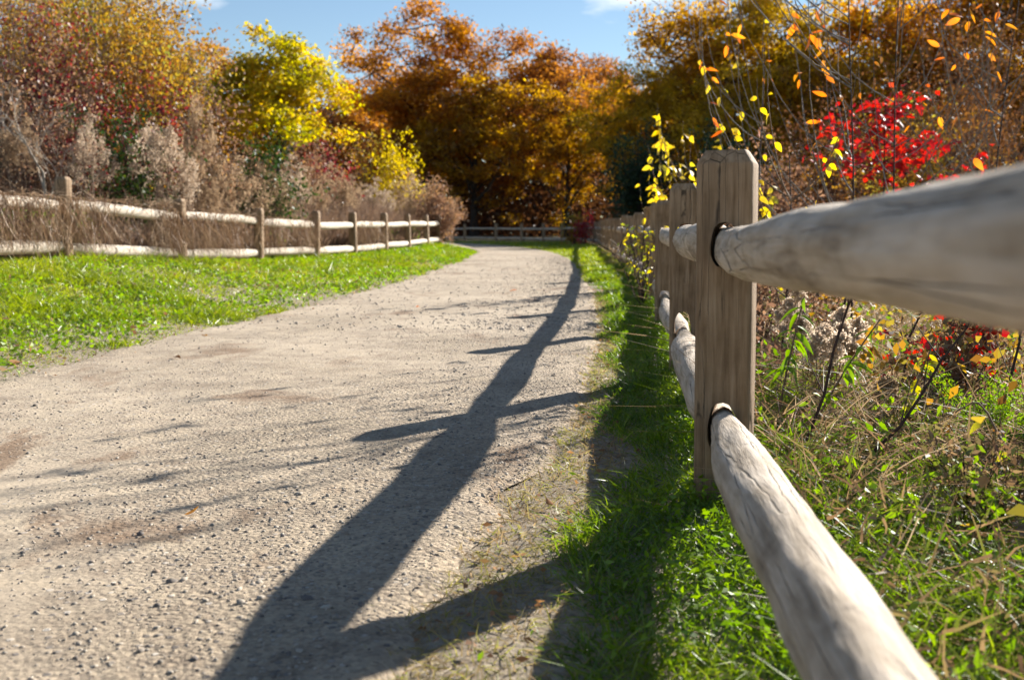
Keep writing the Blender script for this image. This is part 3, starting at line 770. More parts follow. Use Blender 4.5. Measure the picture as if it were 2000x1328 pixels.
# ------------------------------------------------------------------ shrubs and small trees
def shrub_meshes(seed, H_, rad, nstem, nleaf, leaf, twigr=.012, leafw=.6, up=.6, fill=.35, hang=0.0, tilt=.5):
    """many-stemmed shrub: stems fan out from the base, leaves along their upper part"""
    r_ = np.random.default_rng(seed); wood = MB(); crown = MB()
    ends = []
    for s in range(nstem):
        a = r_.uniform(0, 2 * np.pi); q = r_.random() ** .6
        e_ = np.array([math.cos(a) * rad * q, math.sin(a) * rad * q, H_ * (1 - .45 * q * q) * r_.uniform(.72, 1.05)])
        b = np.array([math.cos(a) * .12 * rad * q, math.sin(a) * .12 * rad * q, -.05])
        t = np.linspace(0, 1, 7)[:, None]
        P = b * (1 - t) + e_ * t; P[:, :2] *= (t ** tilt) * .5 + .5 * t ** 0
        P[1:-1] += r_.normal(0, .03 * H_, (5, 3)) * [1, 1, .3]
        tube(wood, P, twigr * np.linspace(1, .25, 7) * r_.uniform(.6, 1.2), 4)
        ends.append(P)
        for _ in range(6):
            k = r_.integers(2, 7); d = unit(r_.normal(size=3) + [0, 0, up]); l = H_ * r_.uniform(.12, .3)
            Q = P[k] + d * l * np.linspace(0, 1, 4)[:, None] + r_.normal(0, .01 * H_, (4, 3)) * np.linspace(0, 1, 4)[:, None]
            tube(wood, Q, twigr * .4 * np.linspace(1, .3, 4), 3); ends.append(np.vstack([Q, Q[2:], Q[2:]]))
    E = np.concatenate([p[max(1, int(len(p) * fill)):] for p in ends])
    c = E[r_.integers(0, len(E), nleaf)] + r_.normal(0, .030 * (H_ + rad), (nleaf, 3))
    c[:, 2] = np.maximum(c[:, 2], .05)
    L_ = leaf * r_.uniform(.6, 1.25, nleaf)
    leaves(crown, c, unit(r_.normal(size=(nleaf, 3)) + [0, 0, -hang]), L_, L_ * leafw)
    return wood, crown
def shrub(name, x, y, mat, bark, label, cat, args, group=None, rz=0, cache={}, partname='foliage', scale=1.0, z=None):
    key = tuple(sorted(args.items()))
    if key not in cache:
        wd_, cr_ = shrub_meshes(**args); cache[key] = (wd_.mesh('stems', M[bark], True), cr_.mesh('foliage', M[mat]))
    a, b = cache[key]
    t = empty(name, (x, y, float(zt(x, y)) if z is None else z), rz, label, cat, group, scale)
    o = link('stems', a, t); o.material_slots[0].link = 'OBJECT'; o.material_slots[0].material = M[bark]
    o = link(partname, b, t); o.material_slots[0].link = 'OBJECT'; o.material_slots[0].material = M[mat]
    return t

def spot(px_, D): return (px_ - 1000) / F * D, D
G2 = 'shrubs on the left bank'
def S(name, px_, top, D, mat, bark, label, cat, rad, nstem, nleaf, leaf, seed, **k):
    p = at(px_, top, D); z = float(zt(p.x, D)); h = p.z - z
    a = dict(seed=seed, H_=round(h, 3), rad=rad, nstem=nstem, nleaf=nleaf, leaf=leaf, **k)
    return shrub(name, p.x, D, mat, bark, label, cat, a, G2 if px_ < 950 else None, z=z)
p = at(538, 45, 25)
Kind(31, 5.6, 1.5, 2.2, 100, 150, .115, 'bark', spread=.8, droop=.5, trunk_r=.07, shape=.8).place('yellow_green_tree', p.x, 25, 'yellow_green', 'yellow green young tree with pointed top standing on the left bank', 'tree', G2, .7, ((p.z - float(zt(p.x, 25))) / 5.7 * 1.18, (p.z - float(zt(p.x, 25))) / 5.7 * 1.18, (p.z - float(zt(p.x, 25))) / 5.7))
S('thicket_shrub', 215, -40, 21, 'thicket', 'twig', 'tall orange brown thicket shrub left of the yellow green tree', 'shrub', 2.0, 40, 15000, .085, 102, fill=.2, twigr=.02)
S('thicket_shrub', 300, 20, 22, 'thicket', 'twig', 'olive and orange thicket shrub with bare twig tips against the sky', 'shrub', 1.4, 34, 10500, .085, 103, fill=.15, twigr=.02)
S('thicket_shrub', 20, -60, 19, 'thicket_brown', 'twig', 'grey brown twiggy thicket shrub at the upper left edge', 'shrub', 1.8, 55, 9000, .07, 104, fill=.15, twigr=.016)
S('thicket_shrub', 110, -60, 24, 'thicket', 'twig', 'orange thicket shrub rising behind the crimson shrub', 'shrub', 1.7, 36, 11000, .09, 105, fill=.15, twigr=.02)
S('thicket_shrub', 60, -120, 29, 'thicket', 'twig', 'tall russet thicket at the back of the left bank, highest at the left', 'shrub', 2.8, 44, 14000, .12, 131, fill=.1, twigr=.025)
S('thicket_shrub', 205, -50, 30, 'thicket', 'twig', 'russet thicket at the back of the left bank behind the orange brown one', 'shrub', 2.6, 44, 13000, .12, 132, fill=.1, twigr=.025)
S('crimson_shrub', 80, 20, 18.6, 'crimson', 'twig_dark', 'tall crimson shrub near the upper left edge', 'shrub', .6, 14, 1600, .08, 106, fill=.5)
S('crimson_shrub', 275, 135, 18.8, 'crimson', 'twig_dark', 'low dark red shrub below the orange thicket', 'shrub', .7, 14, 1500, .075, 107, fill=.5)
S('crimson_shrub', 150, 110, 18.4, 'crimson', 'twig_dark', 'slender dark red shrub between the crimson and the low red shrub', 'shrub', .5, 12, 1000, .075, 108, fill=.5)
S('green_shrub', 505, 268, 20.5, 'green_bush', 'twig_dark', 'dark green bush under the yellow green tree', 'shrub', .8, 16, 2600, .09, 109, fill=.2)
S('green_shrub', 240, 215, 17.2, 'green_bush', 'twig_dark', 'dark green leafy bush behind the pale plumes', 'shrub', .9, 16, 2600, .08, 110, fill=.2)
S('thicket_shrub', 395, 170, 19, 'thicket_brown', 'twig', 'brown twiggy shrub left of the dark green bush', 'shrub', .9, 26, 2800, .07, 111, fill=.2)
S('thicket_shrub', 60, 150, 16.5, 'thicket_brown', 'twig', 'grey brown brush behind the bare pale sapling', 'shrub', 1.1, 36, 3200, .06, 112, fill=.2)
S('yellow_bush', 765, 282, 38, 'yellow', 'twig', 'bright yellow bush at the far end of the left bank', 'shrub', 1.0, 18, 3200, .13, 113, fill=.5)
S('orange_bush', 700, 250, 37, 'thicket', 'twig', 'small orange bush left of the bright yellow bush', 'shrub', .6, 14, 900, .11, 114, fill=.5)
S('orange_bush', 640, 280, 33, 'crimson', 'twig', 'reddish brown bush between yellow green tree and orange bush', 'shrub', .9, 16, 1500, .11, 115, fill=.4)
S('brown_shrub', 850, 362, 33.5, 'thicket_brown', 'twig', 'fluffy brown shrub at the far end of the left fence', 'shrub', .9, 30, 5200, .075, 116, fill=.1)
S('brown_shrub', 800, 345, 37, 'plume_tan', 'twig', 'tan dry shrub behind the far end of the left fence', 'shrub', 1.0, 30, 3600, .08, 117, fill=.1)
S('thicket_shrub', 580, 265, 27, 'thicket_brown', 'twig', 'brown dry shrub at the foot of the yellow green tree', 'shrub', 1.2, 30, 3600, .08, 118, fill=.1)
S('red_shrub', 1140, 402, 44, 'red', 'twig_dark', 'small bright red shrub beyond the far part of the right fence', 'shrub', .38, 8, 420, .14, 119, fill=.2)
S('green_shrub', 1120, 418, 45, 'thicket', 'twig_dark', 'low olive bush beside the small bright red shrub', 'shrub', .6, 10, 700, .12, 120, fill=.1)
S('evergreen_shrub', 1250, 250, 52, 'evergreen', 'bark', 'dark green evergreen below the gold oaks left of the nearest post', 'shrub', 2.6, 16, 6500, .2, 121, fill=.1, twigr=.05)
S('evergreen_shrub', 1440, 255, 48, 'evergreen', 'bark', 'dark green evergreen behind the top of the nearest post', 'shrub', 2.4, 16, 6000, .2, 122, fill=.1, twigr=.05)
S('thicket_shrub', 1905, 20, 25, 'under_rust', 'twig', 'tall bare twiggy thicket at the upper right edge', 'shrub', 2.2, 60, 4200, .10, 123, fill=.3, twigr=.018, up=1.5)
S('thicket_shrub', 1980, 120, 19, 'under_rust', 'twig', 'bare grey twiggy shrub above the end of the nearest rail', 'shrub', 1.6, 50, 2200, .09, 124, fill=.3, twigr=.014, up=1.5)
S('thicket_shrub', 1640, 200, 30, 'under_rust', 'twig_dark', 'dark brown shrub behind the red maple sapling', 'shrub', 2.2, 30, 4000, .12, 125, fill=.1, twigr=.018)
S('thicket_shrub', 1800, 230, 24, 'thicket', 'twig_dark', 'brown and orange shrub right of the red maple sapling', 'shrub', 1.8, 30, 3800, .1, 126, fill=.1, twigr=.018)
S('thicket_shrub', 1500, 290, 22, 'thicket_brown', 'twig_dark', 'brown shrub behind the yellow leaved shrub by the nearest post', 'shrub', 1.3, 24, 2800, .1, 127, fill=.1, twigr=.014)

# pale bare sapling on the left bank
def bare_tree(name, x, y, H_, seed, bark, label, spread=.5, r0=.03):
    r_ = np.random.default_rng(seed); t = empty(name, (x, y, float(zt(x, y))), 0, label, 'tree')
    tr = MB()
    def grow(p, d, l, r, dep, mb_):
        q = [p]; dd = d.copy()
        for _ in range(5):
            dd = unit(dd + r_.normal(0, .12, 3) + [0, 0, .05]); q.append(q[-1] + dd * l / 5)
        tube(mb_, q, r * np.linspace(1, .55, 6), 6 if dep < 2 else 4)
        if dep < 4:
            for _ in range(2 + (dep > 0)):
                k = r_.integers(3, 6)
                grow(q[k], unit(dd + r_.normal(0, spread, 3)), l * r_.uniform(.5, .75), r * .55, dep + 1, mb_)
    mb_ = MB(); q0 = np.array([0, 0, -.1.real]); q = [q0]
    br = MB()
    P = np.array([[0, 0, -.1], [.01, 0, H_ * .15], [.03, .0, H_ * .32], [.02, 0, H_ * .45]])
    tube(tr, P, r0 * np.array([1.2, 1, .9, .8]), 7)
    for k in range(4):
        a = k * 1.7 + r_.random(); grow(P[1 + k % 3], unit(np.array([math.cos(a) * .5, math.sin(a) * .5, 1.])), H_ * .34, r0 * .65, 1, br)
    tr.build('trunk', M[bark], t, True); br.build('branches', M[bark], t, True)
    return t
p = at(85, 400, 15.6); bare_tree('bare_sapling', p.x, 15.6, 2.2, 5, 'twig_pale', 'pale bare sapling behind the first post of the left fence', r0=.026)
p = at(15, 300, 17); bare_tree('bare_sapling', p.x, 17, 2.9, 9, 'twig_pale', 'pale dead branchy sapling at the left edge of the bank', r0=.022, spread=.7)

# dry brush covering the left bank: one mass
mb = MB(); n = 60000
yy = rng.uniform(10, 41, n); u = rng.random(n) ** 1.25 * 6.5 + .25
xx = lfx(np.minimum(yy, 31)) - np.maximum(yy - 31, 0) * .25 - u
hh = (.35 + 1.0 * fbm(xx * .7, yy * .45, 91)) * rng.uniform(.4, 1.15, n) * (.7 + .08 * u) * (1 + .6 * sstep(16, 24, yy))
d = rdir(n) * .45 + [0, 0, 1]
ribbons(mb, np.stack([xx, yy, zt(xx, yy) - .03], -1), d, hh, .012 + .0005 * yy, rng.normal(0, .3, (n, 3)) * [1, 1, .4], 2)
n = 30000
yy = rng.uniform(10, 41, n); u = rng.random(n) ** 1.2 * 6 + .2
xx = lfx(np.minimum(yy, 31)) - np.maximum(yy - 31, 0) * .25 - u
hh = (.15 + 1.0 * fbm(xx * .7, yy * .45, 91)) * rng.random(n) ** .7 * 1.1 * (.7 + .08 * u) * (1 + .6 * sstep(16, 24, yy))
leaves(mb, np.stack([xx, yy, zt(xx, yy) + hh], -1), rdir(n), .05 * rng.uniform(.6, 1.3, n), .03)
tag(mb.build('dry_brush', M['straw_dark']), 'brown dry brush and dead grass covering the left bank', 'brush', kind='stuff')
# green growth in the brush
mb = MB(); n = 16000
yy = rng.uniform(11, 38, n); u = rng.random(n) * 3.5 + .2; xx = lfx(np.minimum(yy, 31)) - np.maximum(yy - 31, 0) * .25 - u
k = fbm(xx * .6, yy * .35, 131) > .52; xx, yy = xx[k], yy[k]; n = len(xx)
leaves(mb, np.stack([xx, yy, zt(xx, yy) + rng.random(n) * .55], -1), rdir(n, .5), .09 * rng.uniform(.6, 1.3, n), .05)
tag(mb.build('green_undergrowth', M['clover']), 'patches of green leaves in the brush behind the left fence', 'undergrowth', kind='stuff')

# plumed dry weeds
def plume_clump(seed, H_, rad, nstem, tuft, per, mat='plume', fluff=.035, wid=.4):
    r_ = np.random.default_rng(seed); st = MB(); pl = MB(); lv = MB()
    for s in range(nstem):
        a = r_.uniform(0, 2 * np.pi); q = r_.random() ** .5
        e_ = np.array([math.cos(a) * rad * q, math.sin(a) * rad * q, H_ * (1 - .3 * q * q) * r_.uniform(.85, 1.05)])
        b = np.array([math.cos(a) * rad * q * .25, math.sin(a) * rad * q * .25, -.04])
        t = np.linspace(0, 1, 5)[:, None]; P = b + (e_ - b) * t; P[:, :2] = b[:2] + (e_ - b)[:2] * t ** 1.6
        tube(st, P, .005 * H_ * np.linspace(1, .5, 5), 4)
        for k in range(tuft):                       # arching side sprays of the head
            h0 = r_.uniform(.72, 1.0); p0 = P[0] + (P[-1] - P[0]) * h0
            p0 = np.array([np.interp(h0, t[:, 0], P[:, 0]), np.interp(h0, t[:, 0], P[:, 1]), np.interp(h0, t[:, 0], P[:, 2])])
            d = unit(np.array([r_.normal(), r_.normal(), .7])); l = H_ * .15 * (1.25 - h0) * 2.2
            tt = r_.random(per)[:, None]
            c = p0 + d * l * tt - np.array([0, 0, 1]) * l * .75 * tt ** 2 + r_.normal(0, fluff * .45, (per, 3))
            leaves(pl, c, unit(r_.normal(size=(per, 3)) + d), fluff * r_.uniform(.5, 1.2, per), fluff * wid)
        m = 14; hh_ = r_.random(m) * .7
        c = np.stack([np.interp(hh_, t[:, 0], P[:, j]) for j in range(3)], -1)
        leaves(lv, c + r_.normal(0, .03, (m, 3)), unit(r_.normal(size=(m, 3)) + [0, 0, -.6]), .07 * H_ * .6, .012)
    return st, pl, lv
plume_kinds = []
for k in range(3):
    a, b, c = plume_clump(200 + k, 1.0, .32, 12, 9, 26, fluff=.03)
    plume_kinds.append((a.mesh('stems', M['twig']), b.mesh('plume', M['plume']), c.mesh('dry_leaves', M['straw'])))
def plume_plant(x, y, h, wide, k, label, rz, mat='plume', name='goldenrod', group='dry plumed weeds on the left bank'):
    t = empty(name, (x, y, float(zt(x, y))), rz, label, 'weed', group, (wide, wide, h))
    a, b, c = plume_kinds[k]
    link('stems', a, t); o = link('plume', b, t); o.material_slots[0].link = 'OBJECT'; o.material_slots[0].material = M[mat]
    link('dry_leaves', c, t)
for (px_, top, D, wd_, mat, lab) in [
    (305, 205, 15.9, 1.7, 'plume', 'largest pale plumed weed clump behind the left fence'),
    (175, 228, 15.7, 1.2, 'plume', 'pale plumed weed clump right of the bare pale sapling'),
    (385, 190, 17.5, 1.2, 'plume_tan', 'tall narrow tan plumed weed right of the largest pale clump'),
    (465, 310, 18.6, 1.7, 'plume_tan', 'broad tan plumed weed clump above the third post of the left fence'),
    (355, 300, 16.3, 1.2, 'plume', 'pale plumed weeds above the second post of the left fence'),
    (415, 350, 17.4, 1.2, 'plume_tan', 'low tan plumed weeds between second and third post of the left fence'),
    (600, 330, 24, 1.6, 'plume_tan', 'tan plumed weeds above the fourth post of the left fence'),
    (690, 345, 29, 1.7, 'plume_tan', 'tan plumed weeds above the fifth post of the left fence'),
    (30, 210, 15.8, 1.4, 'plume_tan', 'brown plumed weeds at the left edge behind the fence'),
    (540, 345, 21, 1.4, 'plume_tan', 'tan plumed weeds between third and fourth post of the left fence'),
    (505, 318, 20.2, 1.8, 'plume_tan', 'tan plumed weeds in front of the dark green bush under the yellow green tree'),
    (570, 305, 23, 1.9, 'plume', 'pale tan weeds at the foot of the yellow green tree'),
    (645, 322, 26, 2.0, 'plume_tan', 'tan weeds right of the yellow green tree trunk'),
    (735, 350, 31, 2.0, 'plume', 'pale tan weeds below the bright yellow bush'),
    (790, 368, 33, 1.6, 'plume_tan', 'tan weeds right of and below the bright yellow bush'),
    (880, 385, 36, 1.3, 'plume_tan', 'brown plumed weeds hanging over the end of the left fence')]:
    p = at(px_, top, D); z = float(zt(p.x, D))
    plume_plant(p.x, D, p.z - z, wd_, int(px_) % 3, lab, px_ * .37, mat)

# dead vines hanging over the left fence
def vine_curtain(k0, k1, n, label, seed, zrange=(0.05, .72)):
    r_ = np.random.default_rng(seed); mb_ = MB()
    s = r_.random(n); a = np.array([lx[k0], ly[k0]]); b = np.array([lx[k1], ly[k1]])
    P = a + (b - a) * s[:, None]
    z0 = LH[k0] + (LH[k1] - LH[k0]) * s
    keep = vnoise(s * 7 + seed, s * 0, seed) + r_.normal(0, .15, n) > .33; P = P[keep]; z0 = z0[keep]; n = len(P)
    hh_ = r_.uniform(.3, .78, n); side = r_.normal(.09, .06, n)
    base = np.stack([P[:, 0] + side, P[:, 1] + r_.normal(0, .05, n), z0 + hh_], -1)
    d = np.stack([r_.normal(.05, .25, n), r_.normal(0, .45, n), -np.ones(n)], -1)
    ribbons(mb_, base, d, hh_ * r_.uniform(.5, .95, n), .009, r_.normal(0, .25, (n, 3)), 3)
    m = n // 3                                        # runners lying along the top rail
    Q = a + (b - a) * r_.random((m, 1)); zq = LH[k0] + TOPZ + .07 + r_.normal(0, .03, m)
    ribbons(mb_, np.stack([Q[:, 0] + r_.normal(.02, .06, m), Q[:, 1], zq], -1), r_.normal(0, 1, (m, 3)) * [.5, 1, .25], r_.uniform(.15, .5, m), .008, r_.normal(0, .3, (m, 3)) - [0, 0, .3], 3)
    return tag(mb_.build('dead_vine', M['vine']), label, 'vine', 'dead vines on the left fence')
vine_curtain(0, 1, 1000, 'brown dead vines hanging on the left fence before its first visible post', 4)
vine_curtain(1, 2, 1900, 'thick curtain of dead vines between first and second post of the left fence', 5)
vine_curtain(2, 3, 900, 'dead vines between second and third post of the left fence', 6)
vine_curtain(3, 4, 500, 'thin dead vines between third and fourth post of the left fence', 7)
vine_curtain(5, 6, 220, 'dead stalks caught between fifth and sixth post of the left fence', 8)

# ------------------------------------------------------------------ grass
def blades(mb, x, y, h, wd_, lean=.5, bend=.5, segs=2, z=None):
    n = len(x)
    d = np.stack([rng.normal(0, lean, n), rng.normal(0, lean, n), np.ones(n)], -1)
    bd = np.stack([rng.normal(0, bend, n), rng.normal(0, bend, n), -np.abs(rng.normal(0, bend * .6, n))], -1)
    ribbons(mb, np.stack([x, y, (zt(x, y) if z is None else z) - .01], -1), d, h, wd_, bd, segs)

# left verge
mb = MB(); n = 100000
yy = 3.2 + 30 * rng.random(n) ** 1.5
t = rng.random(n); le_ = edge_x(LEFT_EDGE, yy); fe = lfx(yy)
xx = le_ + (fe - .5 - le_) * t ** .95
xx += .30 * (fbm(yy * .9, yy * 0, 41) - .47) * (1 - t) + rng.normal(0, .05, n)
dens = sstep(0, .06, t) * .55 + .45
k = (rng.random(n) < dens) & (fbm(xx * 2.2, yy * 2.2, 141) + rng.normal(0, .15, n) > .22); xx, yy, t = xx[k], yy[k], t[k]; n = len(xx)
hh = (.025 + .06 * sstep(0, .35, t) + .13 * sstep(.45, .75, fbm(xx * 1.9, yy * 1.9, 151))) * rng.uniform(.5, 1.3, n)
blades(mb, xx, yy, hh, .0045 + .0008 * yy, .55, .5)
n = 45000
yy = 3.6 + 6.5 * rng.random(n) ** 1.3; t = rng.random(n) ** 1.2; le_ = edge_x(LEFT_EDGE, yy); xx = le_ + .03 + (lfx(yy) - le_) * .75 * t + .30 * (fbm(yy * .9, yy * 0, 41) - .47) * (1 - t)
xx = np.where(rng.random(n) < .5, xx, le_ - 4.2 * t + rng.normal(0, .04, n))
blades(mb, xx, yy, (.025 + .05 * sstep(0, .3, t) + .09 * sstep(.45, .75, fbm(xx * 1.9, yy * 1.9, 151))) * rng.uniform(.5, 1.3, n), .0045 + .0008 * yy, .6, .5)
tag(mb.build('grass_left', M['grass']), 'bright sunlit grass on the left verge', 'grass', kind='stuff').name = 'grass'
mb = MB(); n = 26000
yy = 3.2 + 30 * rng.random(n) ** 1.6; t = rng.random(n); le_ = edge_x(LEFT_EDGE, yy); fe = lfx(yy); xx = le_ + (fe - .3 - le_) * t + rng.normal(0, .05, n)
k = fbm(xx * 1.3, yy * 1.3, 161) > .40; xx, yy = xx[k], yy[k]; n = len(xx)
leaves(mb, np.stack([xx, yy, zt(xx, yy) + .02 + .05 * rng.random(n)], -1), rdir(n) * [1, 1, .5], .028 * rng.uniform(.6, 1.5, n) + .0012 * yy, .02 + .0008 * yy)
tag(mb.build('clover', M['clover']), 'broad leaved herbs among the grass on the left verge', 'herbs', kind='stuff')

mb = MB(); n = 14000
yy = 3.4 + 26 * rng.random(n) ** 1.7; t = rng.random(n); le_ = edge_x(LEFT_EDGE, yy); xx = le_ + (lfx(yy) - .1 - le_) * t
k = fbm(xx * 1.1, yy * 1.1, 145) + rng.normal(0, .08, n) > .50; xx, yy = xx[k], yy[k]; n = len(xx)
blades(mb, xx, yy, .07 * rng.uniform(.5, 1.4, n), .004 + .0008 * yy, .9, .5)
tag(mb.build('dead_grass', M['straw_light']), 'yellowed dead blades among the grass of the left verge', 'grass', kind='stuff')
mb = MB(); n = 420
yy = 3.4 + 24 * rng.random(n) ** 1.5; t = rng.random(n); le_ = edge_x(LEFT_EDGE, yy); xx = le_ + (lfx(yy) - le_) * t
leaves(mb, np.stack([xx, yy, zt(xx, yy) + .06], -1), rdir(n) * [1, 1, .4], .045 * rng.uniform(.6, 1.4, n), .03)
tag(mb.build('leaf_litter', M['litter']), 'brown fallen leaves caught in the grass of the left verge', 'leaf litter', kind='stuff')
# right verge, path side of the right fence and under it
def fx(y): return np.interp(y, RFENCE[:40, 1], RFENCE[:40, 0])
mb = MB(); n = 80000
yy = .9 + 20 * rng.random(n) ** 2.0
re_ = edge_x(RIGHT_EDGE, yy); f_ = fx(yy)
t = rng.random(n); xx = re_ + (f_ + .45 - re_) * t + rng.normal(0, .04, n)
thr = np.interp(yy, [3.5, 6.5], [.34, .08]); lush = sstep(thr, thr + .25, (xx - re_) / np.maximum(f_ - re_, .1) + .65 * (fbm(xx * 3.2, yy * 2.2, 177) - .47))
k = rng.random(n) < .22 + .78 * lush; xx, yy, lush = xx[k], yy[k], lush[k]; n = len(xx)
hh = (.018 + .066 * lush * (.5 + fbm(xx * 3, yy * 3, 171))) * rng.uniform(.5, 1.4, n)
blades(mb, xx, yy, hh, .0036 + .0009 * yy, .55, .55, 3)
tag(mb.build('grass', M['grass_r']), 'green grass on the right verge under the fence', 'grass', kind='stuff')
mb = MB(); n = 36000
yy = .9 + 12 * rng.random(n) ** 2.5; re_ = edge_x(RIGHT_EDGE, yy); f_ = fx(yy); t = rng.random(n) * .7; xx = re_ - .06 + (f_ - re_) * t + rng.normal(0, .08, n)
blades(mb, xx, yy, .045 * rng.uniform(.5, 1.5, n), .003 + .0007 * yy, 1.3, .5, 2)
tag(mb.build('dead_grass', M['straw_light']), 'flattened dead grass along the right edge of the path', 'grass', kind='stuff')
mb = MB(); n = 9000
yy = 1.0 + 9 * rng.random(n) ** 1.9; f_ = fx(yy); xx = f_ + rng.normal(.02, .16, n)
k = fbm(xx * 2.5, yy * 2.5, 181) > .42; xx, yy = xx[k], yy[k]; n = len(xx)
leaves(mb, np.stack([xx, yy, zt(xx, yy) + .02 + .06 * rng.random(n)], -1), rdir(n) * [1, 1, .5], .018 * rng.uniform(.6, 1.6, n) + .002 * yy, .011)
tag(mb.build('clover', M['clover']), 'broad leaved herbs under the right fence', 'herbs', kind='stuff')

mb = MB(); n = 26000
yy = 15 + 42 * rng.random(n) ** 1.3; fy = np.interp(yy, RFENCE[:, 1][:-30], RFENCE[:, 0][:-30]); re_ = edge_x(RIGHT_EDGE, yy); xx = re_ + (fy + .6 - re_) * rng.random(n) ** .8
blades(mb, xx, yy, (.03 + .12 * fbm(xx, yy, 175)) * rng.uniform(.5, 1.3, n), .006 + .0008 * yy, .5, .5, 2)
tag(mb.build('grass', M['grass']), 'grass strip between the path bend and the far right fence', 'grass', kind='stuff')
# rough meadow behind the right fence
def meadow(n, ymax, power, off=.12):
    yy = .7 + ymax * rng.random(n) ** power
    xx = fx(np.minimum(yy, 40)) + off + (.25 + .62 * yy) * rng.random(n)
    return xx, yy
mb = MB(); xx, yy = meadow(60000, 16, 2.0)
k = fbm(xx * 1.4, yy * 1.4, 191) + rng.normal(0, .1, len(xx)) - .03 * yy > .32; xx, yy = xx[k], yy[k]; n = len(xx)
blades(mb, xx, yy, (.10 + .14 * fbm(xx * 2, yy * 2, 193)) * rng.uniform(.5, 1.4, n), .0045 + .001 * yy, .6, .7, 3)
tag(mb.build('grass', M['grass_r']), 'long green grass in the meadow behind the right fence', 'grass', kind='stuff')
mb = MB(); xx, yy = meadow(50000, 24, 1.5, .2); k = fbm(xx * 1.7, yy * 1.7, 192) + rng.normal(0, .1, len(xx)) + .04 * yy > .55; xx, yy = xx[k], yy[k]; n = len(xx)
hh = (.10 + .26 * fbm(xx * 1.2, yy * 1.2, 195) + .015 * yy) * rng.uniform(.4, 1.4, n)
blades(mb, xx, yy, hh, .003 + .001 * yy, .75, .7, 3)
tag(mb.build('dead_grass', M['straw']), 'tangled straw coloured dead grass behind the right fence', 'grass', kind='stuff')
mb = MB(); n = 16000
yy = 14 + 34 * rng.random(n); xx = fx(np.minimum(yy, 44)) + 1.3 + (.6 * yy) * rng.random(n)
hh = (.4 + .8 * fbm(xx * .4, yy * .4, 197)) * rng.uniform(.4, 1.2, n)
blades(mb, xx, yy, hh, .012 + .0006 * yy, .4, .3, 2)
leaves(mb, np.stack([xx, yy, zt(xx, yy) + hh * rng.random(n)], -1), rdir(n), .07, .045)
tag(mb.build('dry_brush', M['straw_dark']), 'brown dry brush in the far meadow behind the right fence', 'brush', kind='stuff')
mb = MB(); xx, yy = meadow(15000, 9, 1.3, .12); n = len(xx)
ribbons(mb, np.stack([xx, yy, zt(xx, yy) + (.01 + .15 * rng.random(n)) * (.5 + fbm(xx * 1.6, yy * 1.6, 203))], -1), rdir(n, .2), .07 * rng.uniform(.4, 1.6, n), .005 + .004 * rng.random(n), rng.normal(0, .5, (n, 3)), 3)
tag(mb.build('withered_leaves', M['tangle']), 'withered brown and olive leaves tangled in the meadow behind the right fence', 'undergrowth', kind='stuff')
mb = MB(); xx, yy = meadow(7500, 7, 1.3, .15)
k = fbm(xx * 1.5, yy * 1.5, 205) > .45; xx, yy = xx[k], yy[k]; n = len(xx)
leaves(mb, np.stack([xx, yy, zt(xx, yy) + .02 + (.06 + .03 * yy) * rng.random(n)], -1), rdir(n, .2), .026 * rng.uniform(.6, 1.6, n) + .003 * yy, .012 + .0015 * yy)
tag(mb.build('leafy_undergrowth', M['clover']), 'small green leaves of low weeds behind the right fence', 'undergrowth', kind='stuff')
# coloured low leaves in the meadow
mb = MB(); xx, yy = meadow(5200, 9, 1.3, .5)
k = (fbm(xx * 1.2, yy * 1.2, 199) > .47) & (xx > .28 * yy) ; xx, yy = xx[k], yy[k]; n = len(xx)
leaves(mb, np.stack([xx, yy, zt(xx, yy) + .05 + .3 * rng.random(n)], -1), rdir(n), .045 * rng.uniform(.6, 1.4, n), .028)
tag(mb.build('ground_cover', M['thicket']), 'yellow and orange leaves low in the meadow behind the right fence', 'ground cover', kind='stuff')

# leaf litter and debris along the path edges
mb = MB(); n = 800
yy = 1.2 + 22 * rng.random(n) ** 1.6; lr = rng.random(n) < .5
xx = np.where(lr, edge_x(LEFT_EDGE, yy) + rng.normal(-.08, .18, n), edge_x(RIGHT_EDGE, yy) + np.abs(rng.normal(.05, .2, n)))
leaves(mb, np.stack([xx, yy, np.maximum(zt(xx, yy), zp(xx, yy)) + .006], -1), rdir(n) * [1, 1, .15], .02 * rng.uniform(.5, 1.6, n) + .0006 * yy, .013)
tag(mb.build('leaf_litter', M['litter']), 'small brown leaf litter along both edges of the path', 'leaf litter', kind='stuff')

